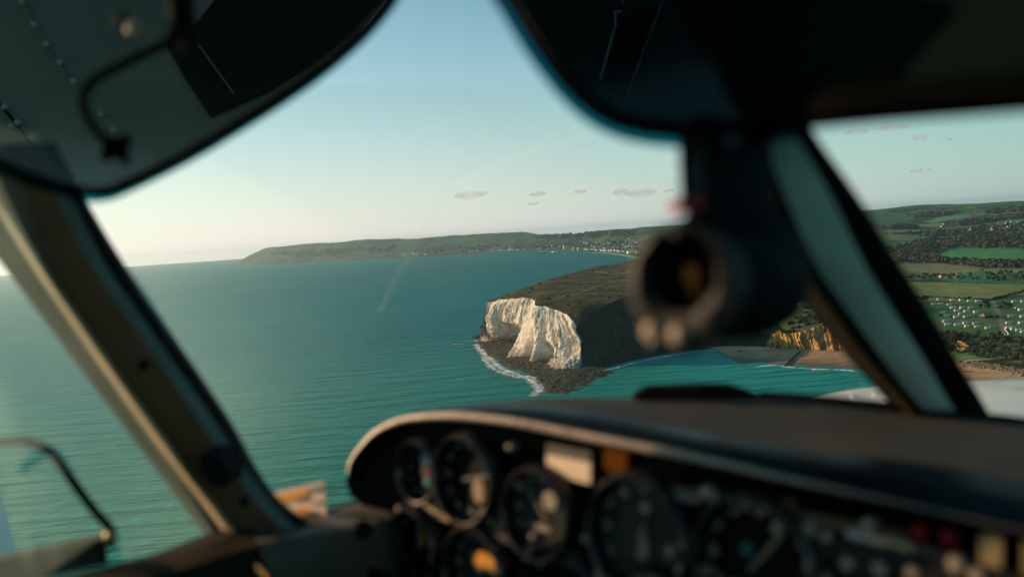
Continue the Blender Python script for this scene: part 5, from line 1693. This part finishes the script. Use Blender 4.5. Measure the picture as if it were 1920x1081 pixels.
mb = MB(); disc_on(mb, P(229, 38, .77), -FWD, .008, .003); mb.build('ghost_disc', simple('ghost_grey', (.12, .12, .11), None, 40, .6, .3), rootL)  # faint ghost image beside the lit screw, made as a grey disc
mb = MB(); mb.tube([P(330, 70, .745), P(345, 62, .75), P(330, -120, .78)], .012, 12); mb.build('bracket', M_SEAL, rootL)

RE = [(905, -60), (945, -6), (970, 34), (1002, 86), (1040, 138), (1080, 184), (1120, 216), (1160, 236), (1205, 248), (1262, 254), (1330, 254), (1400, 250), (1500, 240)]
M_TINT2 = tinted('dark_acrylic', (.20, .23, .23), .015)
rootR, E, inn, q0, q1 = visor('dark green sun visor across the upper right above the compass', RE, [(1500, -160), (1000, -160)], .56, M_TINT2, 16, P(1400, 0, .56))
mb = MB(); mid_ = np.array([P(x, y, .552) for x, y in E + inn * 14]); in2 = np.array([P(x, y, .558) for x, y in E + inn * 30]); out_ = np.array([P(x, y, .561) for x, y in E])
mb.grid(np.stack([out_, mid_, in2])); mb.grid(np.stack([in2 + FWD * .012, out_ + FWD * .010, out_])); mb.build('rubber_edge', M_SEAL, rootR)
mb = MB(); oo = np.array([P(x, y, .561) for x, y in E - inn * 22]); mb.grid(np.stack([oo, out_])); mb.build('colour_fringe', M_FRINGE, rootR)
# padded right half
M_PAD = simple('dark_green_vinyl', (.0008, .0085, .0075), (.0005, .006, .0055), 5, .8, .04, bmp=.2, bscale=200, bdist=.0006)
pd = [(1235, -160, .57), (1300, 40, .565), (1370, 180, .555), (1420, 226, .55), (1520, 222, .50), (1700, 206, .455), (1930, 188, .41), (2150, 170, .38), (2700, 120, .30), (2700, -220, .30), (2150, -160, .38), (1700, -160, .46)]
f_ = [P(*k) for k in pd]; b_ = [p + FWD * .022 for p in f_]
mb = MB(); mb.prism(f_, b_); o = mb.build('padded_flap', M_PAD, rootR, auto=30)
bv = o.modifiers.new('bevel', 'BEVEL'); bv.width = .008; bv.segments = 3
e1 = [(1425, 214, .545), (1520, 208, .495), (1700, 192, .45), (1930, 173, .405), (2150, 155, .375)]
e2 = [(1425, 236, .545), (1520, 226, .495), (1700, 209, .45), (1930, 191, .405), (2150, 173, .375)]
e0 = [(1400, 165, .55), (1520, 158, .497), (1700, 146, .452), (1930, 130, .407), (2150, 115, .377)]
mb = MB(); mb.grid(loft([L3(e0), [p - FWD * .008 for p in L3(e1)], L3(e2), [p + FWD * .03 for p in L3(e2)]], 40, 12)); mb.build('hem', M_ROD, rootR)
e3 = [(1505, 243, .505), (1600, 234, .48), (1700, 226, .458), (1930, 208, .413), (2150, 190, .383)]
mb = MB(); mb.grid(loft([L3([(1505, 226, .505), (1600, 217, .48), (1700, 208, .458), (1930, 190, .413), (2150, 172, .383)]), L3(e3)], 40, 3, smooth_v=False)); mb.build('colour_fringe', M_FRINGE, rootR)

# ---- magnetic compass
cp_c = P(1287, 545, .50)
cp_c = P(1289, 532, .50)
comp = empty('magnetic_compass', cp_c); tag(comp, 'black magnetic compass hanging from the windscreen top with grey bezel', 'compass')
M_BLK = simple('black_crackle', (.0018, .0055, .0068), (.001, .0035, .0045), 30, .75, .06, bmp=.25, bscale=500, bdist=.0004)
M_BEZ = simple('grey_bezel', (.022, .023, .022), (.015, .016, .016), 40, .55, .15)
ax = HD; uu_ = np.cross(ax, UPV); uu_ /= np.linalg.norm(uu_); vv_ = np.cross(uu_, ax)
MC = lambda q: cp_c + uu_ * q[0] + vv_ * q[1] + ax * q[2]
mb = MB(); mb.lathe([(.0330, .000), (.0365, .004), (.0375, .03), (.0375, .075), (.034, .098), (.022, .112), (.0001, .116)], MC, 40)
mb.lathe([(.0365, .02), (.0001, .02)], MC, 40)
hs_ = mb.build('housing', M_BLK, comp)
rows_ = []
for r_, z_, dy_ in ((.0390, .006, -.001), (.0400, -.002, -.001), (.0380, -.010, -.001), (.0310, -.0125, .003), (.0262, -.008, .0075), (.0258, .010, .008)):
    n_ = 40
    row = []
    for k in range(n_):
        th_ = 2 * math.pi * k / n_
        oc = 1.0 if r_ > .033 else .975 + .025 * math.cos(8 * th_ + math.pi)
        row.append(MC(np.array([r_ * oc * math.cos(th_), r_ * oc * math.sin(th_) + dy_, z_])))
    rows_.append(row)
mb = MB(); mb.grid(np.array(rows_), close=True); bz = mb.build('bezel', M_BEZ, comp)
mb = MB(); mb.lathe([(.020, .016), (.0205, .004), (.0205, -.001), (.014, .000), (.0001, .000)], lambda q: MC(q * np.array([1, .62, 1]) + np.array([0, -.002, .004])), 30); mb.build('compass_card', simple('card_black', (.003, .003, .003), None, 20, .8, .04), comp)
mb = MB(); mb.box((0, 0, 0), (.009, .010, .004), M=lambda q: MC(q + np.array([.004, .006, -.0005]))); mb.box((0, 0, 0), (.004, .010, .003), M=lambda q: MC(q + np.array([.006, -.003, -.0005]))); mb.build('lubber_mark', simple('dull_yellow', (.045, .028, .005), (.03, .019, .004), 40, .8, .05), comp)
M_WARM = simple('bright_plate', (.34, .25, .18), (.24, .18, .13), 60, .5, .3)
mb = MB(); disc_on(mb, MC(np.array([.0005, -.0315, -.013])), -ax + .3 * sund, .0062, .003); mb.build('adjuster_screw', M_WARM, bz)
mb = MB(); disc_on(mb, MC(np.array([-.020, -.0295, -.012])), -ax + .5 * sund, .0060, .003); disc_on(mb, MC(np.array([-.017, -.034, -.012])), -ax + .5 * sund, .0045, .003); mb.build('corner_screw', M_WARM, bz)
mb = MB(); disc_on(mb, MC(np.array([.0215, -.0215, -.012])), -ax, .0048, .003); mb.build('corner_screw', M_BEZ, bz)
mb = MB(); disc_on(mb, MC(np.array([.000, .031, -.012])), -ax, .0040, .003); mb.build('corner_screw', M_BEZ, bz)
mb = MB(); mb.box((0, 0, 0), (.020, .006, .004), M=lambda q: MC(q + np.array([.000, -.039, -.008]))); mb.build('light_hood', M_BLK, bz)
# mount and stem
st0 = [(1268, 225, .54), (1400, 225, .54)]
rows_ = []
for y, xa, xb, d in ((215, 1296, 1404, .55), (300, 1306, 1403, .55), (360, 1310, 1404, .545), (395, 1292, 1420, .53), (430, 1265, 1452, .525), (470, 1262, 1478, .53), (520, 1290, 1488, .545)):
    a_, b_ = P(xa, y, d), P(xb, y, d + .02)
    rows_.append([a_, b_, b_ + HD * .035, a_ + HD * .035])
R_ = loft([[r[k] for r in rows_] for k in range(4)] + [[r[0] for r in rows_]], 40, 17, smooth_v=False)
mb = MB(); mb.grid(R_); mb.build('bracket', M_BLK, comp)
mb = MB(); q = [P(1270, 225, .53), P(1290, 225, .53), P(1292, 390, .515), P(1277, 390, .515)]; mb.prism(q, [p + HD * .02 for p in q]); arm = mb.build('side_arm', simple('dull_bronze', (.022, .014, .005), (.004, .004, .003), 18, .6, .1), comp)
mb = MB(); mb.tube([P(1262, 388, .500), P(1280, 386, .503), P(1310, 384, .51)], .0042, 12); mb.build('red_knob', simple('dark_red', (.45, .014, .014), (.35, .01, .01), 40, .5, .2), comp)

# ---- instrument panel and glareshield
def pd_(px):
    return 1.0 / (.82 + .000696 * (px - 652))


pan = empty('instrument_panel', P(1200, 900, pd_(1200))); tag(pan, 'black instrument panel with round gauges under a curved glareshield', 'instrument panel')
M_PANEL = simple('panel_black', (.0016, .0034, .0038), (.001, .0024, .0028), 10, .9, .0, bmp=.3, bscale=350, bdist=.0005)
M_SHIELD = simple('glareshield_vinyl', (.070, .064, .056), (.048, .045, .040), 9, .85, .08, bmp=.5, bscale=380, bdist=.0008)
M_ROLL = simple('black_roll', (.003, .0055, .0065), (.002, .004, .0045), 10, .42, .14, bmp=.1, bscale=240, bdist=.0005)
TT = [(650, 886), (655, 862), (671, 838), (694, 812), (725, 792), (768, 778), (850, 772), (960, 783), (1100, 810), (1300, 850), (1500, 897), (1700, 942), (1950, 1000), (2150, 1045), (2700, 1165)]
TB = [(654, 890), (660, 866), (676, 844), (699, 820), (730, 802), (771, 791), (850, 788), (960, 799), (1100, 827), (1300, 866), (1500, 909), (1700, 948), (1950, 1004), (2150, 1049), (2700, 1169)]  # trim narrows rightward to imitate the light fading along it
RL = [(651, 884), (660, 852), (680, 828), (706, 802), (745, 781), (800, 769), (880, 760), (975, 756), (1100, 768), (1300, 806), (1500, 838), (1700, 862), (1950, 908), (2150, 950), (2700, 1060)]
BK_ = [(652, 882), (664, 848), (690, 820), (720, 796), (765, 776), (825, 764), (895, 756), (985, 747), (1100, 744.5), (1300, 744), (1500, 748), (1700, 765), (1950, 792), (2150, 815), (2700, 880)]
dT = [(x, y, pd_(x)) for x, y in TT]; dB = [(x, y, pd_(x) + .004) for x, y in TB]
k_ = np.clip((np.array([q[0] for q in RL]) - 650) / 350, 0, 1)
dR = [(x, y, pd_(x) + .002 + .085 * k) for (x, y), k in zip(RL, k_)]
dM = [(.5 * (a[0] + b_[0]), .5 * (a[1] + b_[1]) - 6 * k, pd_(a[0]) + .03 * k) for a, b_, k in zip(TT, RL, k_)]
dK = [(x, y, pd_(x) + .01 + .36 * k * (1 - .15 * (x > 1700))) for (x, y), k in zip(BK_, k_)]
roll = loft([L3(dT), L3(dM), L3(dR)], 120, 16)
topg = loft([L3(dR), L3(dK), [p - UPV * .05 + FWD * .02 for p in L3(dK)]], 120, 16, smooth_v=False)
mb = MB(); mb.grid(roll, 1); mb.grid(topg, 0)
gsh = mb.build('glareshield', [M_SHIELD, M_ROLL], pan)
m, nt, N, L, b = new_mat('sparkling_trim')
p = pos_vec(nt); n1 = noise(nt, 70, 4, .7, p); n2 = noise(nt, 420, 2, .6, p)
r_ = ramp(nt, [(.3, (.42, .31, .24)), (.7, (.80, .60, .46))]); L.new(n1.outputs['Fac'], r_.inputs['Fac']); L.new(r_.outputs['Color'], b.inputs['Base Color'])
b.inputs['Roughness'].default_value = .32; b.inputs['Metallic'].default_value = .25
L.new(bump(nt, n2.outputs['Fac'], .8, .002, None), b.inputs['Normal'])
TRIM = m
cut = 11
mid_t = [(.5 * (a[0] + b_[0]), .5 * (a[1] + b_[1]), a[2] - .009) for a, b_ in zip(dT, dB)]
mb = MB(); mb.grid(loft([L3(dT), L3(mid_t), L3(dB), [p + FWD * .03 for p in L3(dB)]], 140, 14)); mb.build('edge_trim', TRIM, gsh)
# face: on the panel plane
outl = TB[::-1] + [(648, 900), (652, 915), (664, 934), (690, 953), (712, 972), (724, 992), (732, 1060), (740, 1260), (2700, 1600), (2700, 1240)]
f_ = [P(x, y, pd_(x) + .012) for x, y in outl]; b_ = [p + HD * .03 for p in f_]
mb = MB(); mb.prism(f_, b_); face = mb.build('panel_face', M_PANEL, pan, smooth=False)
# plane basis
pu = P(1900, 900, pd_(1900)) - P(700, 900, pd_(700)); pu -= UPV * np.dot(pu, UPV); pu /= np.linalg.norm(pu)
pn_ = np.cross(pu, UPV)
if np.dot(pn_, FWD) > 0:
    pn_ = -pn_


def on_panel(px, py, off=0.0):
    c0 = P(px, py, pd_(px) + .012)
    return lambda q: c0 + pu * q[0] + UPV * q[1] + pn_ * (q[2] + off)


M_BEZEL = simple('bezel_black', (.020, .021, .021), (.013, .014, .014), 30, .26, .5)
M_RIMG = simple('worn_metal_rim', (.16, .135, .11), (.02, .018, .017), 30, .36, .4, metal=.7)
M_DIAL = simple('dial_face', (.004, .005, .005), None, 30, .6, .08)
M_DIALG = simple('worn_dial_face', (.035, .045, .041), (.016, .021, .020), 24, .5, .12)
M_MARK = simple('dial_marks', (.34, .29, .23), (.26, .22, .17), 60, .6, .2)
M_OR = simple('orange_mark', (.75, .33, .05), (.6, .25, .03), 60, .5, .3)
M_TANP = simple('tan_marking', (.40, .28, .18), (.28, .2, .13), 70, .6, .1)
M_NEED = simple('needle_white', (.22, .19, .15), None, 60, .5, .3)


def gauge(px, py, r, dial_m, marks=12, ang=.6, extra=None, hood=.022):
    M = on_panel(px, py)
    mb = MB(); mb.lathe([(r * 1.06, -.004), (r * 1.08, .004), (r * 1.05, hood * .7), (r * .99, hood), (r * .94, hood * .9), (r * .90, .004), (r * .90, .001)], M, 44)
    g_ = mb.build('gauge', M_BEZEL, pan)
    mb = MB(); mb.lathe([(r * .935, hood * .93), (r * .955, hood * 1.04), (r * .985, hood * 1.06), (r * 1.005, hood * .98)], M, 44); mb.build('rim', M_RIMG, g_)
    mb = MB(); mb.lathe([(r * .91, .0025), (r * .5, .0025), (.0001, .0025)], M, 44); mb.build('dial', dial_m, g_)
    nk = marks * 5
    ring = [[M(np.array([rr_ * math.cos(2 * math.pi * (k - .5) / nk), rr_ * math.sin(2 * math.pi * (k - .5) / nk), .0036])) for k in range(nk) for rr_ in [((r * .83) if q_ else (r * (.68 if (k // 5) % 3 == 0 else .74) if k % 5 < 2 else r * .822))]] for q_ in (0, 1)]
    mb = MB(); mb.grid(np.array(ring), close=True)
    mb.build('tick_ring', M_MARK, g_, smooth=False)
    ca, sa = math.cos(ang), math.sin(ang)
    mb = MB()
    mb.add([M(np.array([x * ca - y * sa, x * sa + y * ca, z])) for z in (.0050, .0062) for x, y in ((-r * .2, -r * .03), (r * .6, -r * .035), (r * .72, 0), (r * .6, r * .035), (-r * .2, r * .03))],
           [(0, 1, 2, 3, 4), (9, 8, 7, 6, 5), (0, 5, 6, 1), (1, 6, 7, 2), (2, 7, 8, 3), (3, 8, 9, 4), (4, 9, 5, 0)])
    mb.build('needle', M_NEED, g_, smooth=False)
    for (x0, y0, x1, y1, m_) in extra or ():
        mb = MB(); mb.lathe([(.5, .0038), (.5, .0050), (.0001, .0052)], lambda q: M(np.array([r * (x0 + x1) / 2 + q[0] * r * abs(x1 - x0), r * (y0 + y1) / 2 + q[1] * r * abs(y1 - y0), q[2]])), 20); mb.build('dial_marking', m_, g_)
    return g_


gauge(800, 880, .042, M_DIAL, 12, 1.2, [(-.2, .1, .3, .6, simple('blue_flag', (.05, .22, .30), None, 50, .5, .3)), (-.2, -.2, .3, .1, simple('red_flag', (.30, .05, .05), None, 50, .5, .3)), (-.1, -.5, .3, -.2, simple('green_flag', (.05, .25, .16), None, 50, .5, .3))])
gauge(885, 895, .056, M_DIAL, 12, .25, [(.12, -.5, .5, .05, M_TANP)])
gauge(1022, 958, .053, M_DIALG, 12, 2.3, [(.0, .08, .42, .50, M_MARK), (-.45, -.42, .25, -.28, M_MARK)])
gauge(1210, 1000, .064, M_DIALG, 12, 4.5, [(-.10, -.55, .10, .10, M_MARK), (-.05, .35, .15, .55, M_WARM), (.45, -.25, .6, -.05, M_MARK)])
gauge(1425, 1050, .062, M_DIAL, 12, .9, [(-.28, .05, -.08, .25, simple('teal_flag', (.01, .12, .16), None, 50, .5, .3)), (-.5, -.5, .2, -.35, simple('teal_mark', (.02, .14, .13), None, 50, .5, .3))])
gauge(790, 1020, .052, M_DIAL, 10, 1.5, [(.05, -.05, .2, .38, M_OR), (.45, -.4, .6, -.05, M_OR)])
gauge(905, 1065, .056, M_DIALG, 12, .2, [(-.3, .05, .5, .42, M_OR)])
gauge(1065, 1110, .058, M_DIAL, 12, .2, None)
gauge(1230, 1165, .06, M_DIAL, 12, .2, [(-.4, .3, .3, .75, M_OR)])


def placard(px, py, w, h, m_, t=.003, name='placard', lines=0, dark=None):
    M = on_panel(px, py)
    mb = MB(); mb.box((0, 0, t / 2), (w, h, t), M=M); o = mb.build(name, m_, pan, smooth=False)
    if lines:
        mb = MB()
        for k in range(lines):
            mb.box((-w * .06 * (k % 2), h * (.28 - .56 * k / max(lines - 1, 1)), t + .0004), (w * .72, h * .10, .0006), M=M)
        mb.build('text_line', dark or M_SEAL, o, smooth=False)
    return o


PL1 = simple('cream_placard', (.80, .60, .44), (.70, .52, .37), 30, .6, .3)
PL2 = simple('tan_placard', (.48, .34, .20), (.30, .21, .12), 50, .6, .3)
M_DIM = simple('dim_placard', (.10, .09, .075), None, 30, .6, .3)
placard(1068, 875, .066, .026, PL1)
placard(1068, 848, .066, .012, M_DIM)
placard(822, 955, .052, .022, PL2, lines=2, dark=M_FRAME)
placard(926, 996, .030, .026, PL2, lines=2, dark=M_FRAME)
placard(936, 1012, .026, .012, PL1)
placard(1160, 862, .030, .022, simple('amber_lamp_off', (.13, .042, .003), (.09, .028, .002), 40, .8, .03), t=.006, name='amber_lens')
placard(1480, 950, .014, .014, simple('amber_lamp_dim', (.32, .12, .012), None, 40, .4, .4), t=.006, name='amber_lens')
mb = MB(); M = on_panel(1390, 940); mb.box((0, 0, .004), (.30, .010, .008), M=M); strip = mb.build('label_strip', simple('strip_brown', (.105, .072, .040), (.06, .042, .026), 40, .6, .3), pan, smooth=False)
mb = MB(); M = on_panel(1285, 925); mb.box((0, 0, .010), (.045, .007, .004), M=M); mb.build('label_strip', simple('strip_grey', (.16, .18, .18), None, 40, .6, .3), pan, smooth=False)
mb = MB(); M = on_panel(1010, 1025); mb.box((0, 0, .005), (.16, .010, .010), M=lambda q: M(np.array([q[0], q[1] - q[0] * .05, q[2]]))); mb.build('label_strip', simple('strip_dark', (.055, .045, .034), None, 40, .6, .3), pan, smooth=False)


def knob(px, py, r, m_, h=.014, name='knob'):
    M = on_panel(px, py)
    mb = MB(); mb.lathe([(r, 0), (r, h * .7), (r * .8, h), (.0001, h * 1.05)], M, 20); mb.build(name, m_, pan)


M_KN = simple('worn_knob', (.38, .31, .24), (.25, .2, .16), 60, .35, .5)
for x, y, r in ((925, 965, .006), (1005, 1035, .010), (1095, 1042, .007), (1135, 1075, .008), (1335, 918, .006), (1525, 990, .008), (1535, 1055, .008), (1555, 1078, .007), (1185, 920, .004), (968, 835, .004), (728, 990, .005), (1012, 1000, .004), (1638, 980, .006), (1350, 925, .004), (1410, 941, .004), (1445, 948, .004), (1560, 1000, .005), (1470, 985, .006), (860, 1000, .004), (760, 950, .005), (985, 905, .004), (1110, 1005, .005), (1300, 1010, .005), (1330, 1065, .006), (1600, 1050, .006), (1660, 1060, .007), (1720, 1065, .006), (1800, 1050, .007), (1840, 1070, .006)):
    knob(x, y, r, M_KN, name='knob' if r > .0062 else 'screw')
M_RED = simple('red_lens', (.26, .003, .003), (.2, .002, .002), 40, .35, .2)
for x, y in ((1730, 996), (1785, 1006)):
    M = on_panel(x, y)
    mb = MB(); mb.lathe([(.0066, 0), (.0066, .006), (.005, .009), (.0001, .011)], M, 24); l_ = mb.build('warning_lamp', M_RED, pan)
    mb = MB(); mb.lathe([(.009, 0), (.009, .004), (.0068, .004)], M, 24); mb.build('lamp_ring', M_SEAL, l_)
for x, y, w_, c_ in ((1614, 1003, .016, (.42, .50, .50)), (1650, 1012, .014, (.70, .50, .34)), (1692, 1022, .022, (.48, .38, .24)), (1745, 1036, .022, (.10, .10, .095))):
    M = on_panel(x, y)
    mb = MB(); mb.box((0, 0, .005), (w_, .011, .010), M=M); mb.build('switch', simple('switch_cap', c_, None, 60, .45, .4), pan, smooth=False)
for x, m_ in ((1862, simple('cream_lens', (.34, .24, .11), (.26, .18, .08), 60, .4, .4)), (1944, simple('cream_lens_dim', (.26, .19, .09), None, 60, .4, .4))):
    M = on_panel(x, 1028 + .2 * (x - 1862))
    mb = MB(); mb.box((0, 0, .004), (.015, .022, .008), M=M); o = mb.build('square_lamp', m_, pan, smooth=False)
mb = MB(); M = on_panel(1588, 1010); mb.box((0, -.06, .003), (.004, .22, .006), M=M); mb.build('panel_joint', M_SEAL, pan, smooth=False)
mb = MB(); M = on_panel(1740, 1090); mb.box((0, 0, .006), (.20, .05, .012), M=M); mb.build('radio_unit', M_BEZEL, pan, smooth=False)

# ---- demister duct on top of the glareshield and the windscreen seal
dd_ = [(1190, 746), (1204, 733), (1220, 726), (1300, 722), (1372, 722), (1394, 728), (1434, 743)]
f_ = [P(x, y, pd_(x) + .30) for x, y in dd_] + [P(1434, 750, pd_(1430) + .30), P(1190, 750, pd_(1196) + .30)]
mb = MB(); mb.prism(f_, [p + FWD * .03 for p in f_])
dm = empty('demister_duct', P(1300, 744, pd_(1300) + .3)); tag(dm, 'low black demister duct lying on the glareshield below the windscreen', 'vent')
o = mb.build('duct', M_ROD, dm, smooth=False); bv = o.modifiers.new('bevel', 'BEVEL'); bv.width = .003; bv.segments = 2
mb = MB()
for k in range(8):
    c_ = P(1258 + 14 * k, 727, pd_(1300) + .292); mb.box((0, 0, 0), (.008, .004, .004), M=lambda q: c_ + RIGHT * q[0] + UPV * q[1] + FWD * q[2])
mb.build('slot', M_ROLL, dm, smooth=False)
sl_ = [(1425, 741), (1500, 745), (1600, 754), (1700, 765), (1780, 778), (1870, 785), (1960, 795), (2150, 815)]
mb = MB(); mb.tube(resample([P(x, y, pd_(x) + .33) for x, y in sl_], 40), .006, 8); mb.build('windscreen_seal', M_SEAL, air)

# ---- paper card tucked behind the pillar
cd = [(513, 925), (606, 903), (612, 968), (566, 990), (540, 968)]
card = empty('paper_card', P(565, 950, 1.18)); tag(card, 'small white and orange paper card tucked between the pillar and the sill', 'card')
f_ = [P(503, 925, 1.22), P(607, 902, 1.14), P(613, 980, 1.137), P(513, 1002, 1.217)]
mb = MB(); mb.prism(f_, [p + FWD * .0015 for p in f_]); c0 = mb.build('sheet', simple('card_white', (.66, .50, .40), (.58, .44, .35), 20, .6, .3), card, smooth=False)


def card_patch(name, pts, m_):
    f_ = [P(x, y, 1.22 - .08 * (x - 503) / 104 - .0035) for x, y in pts]
    mb = MB(); mb.prism(f_, [p + FWD * .0008 for p in f_]); mb.build(name, m_, c0, smooth=False)


card_patch('orange_band', [(520, 927), (575, 915), (578, 927), (528, 942)], M_OR)
card_patch('grey_stripe', [(580, 916), (601, 909), (603, 917), (582, 923)], simple('card_grey', (.17, .20, .20), None, 30, .6, .3))
card_patch('text_line', [(553, 934), (577, 930), (578, 936), (554, 940)], simple('card_ink', (.20, .14, .08), None, 30, .6, .3))
card_patch('text_line', [(582, 940), (602, 936), (602, 941), (582, 945)], simple('card_ink_pale', (.42, .34, .26), None, 30, .6, .3))
card_patch('orange_disc', [(568 + 16 * math.cos(a), 966 + 15 * math.sin(a)) for a in np.linspace(0, 2 * math.pi, 20, endpoint=False)], simple('deep_orange', (.55, .22, .02), None, 30, .6, .3))
card_patch('blue_corner', [(585, 970), (611, 968), (612, 990), (592, 994)], simple('card_blue', (.10, .15, .19), None, 30, .6, .3))
# ------------------------------------------------------------------ haze
mb = MB()
mb.box((0, 0, (-9 + 352) / 2), (2 * 29200, 2 * 29200, 361))
m = bpy.data.materials.new('haze_air'); m.use_nodes = True
nt = m.node_tree
nt.nodes.remove(nt.nodes['Principled BSDF'])
pv = nt.nodes.new('ShaderNodeVolumePrincipled')
pv.inputs['Color'].default_value = (.74, .94, 1.0, 1)
pv.inputs['Density'].default_value = 2.6e-5
pv.inputs['Anisotropy'].default_value = .72
nt.links.new(pv.outputs[0], nt.nodes['Material Output'].inputs['Volume'])
tag(mb.build('haze', m, smooth=False), 'thin pale sea haze over the whole coast', 'haze', kind='stuff')
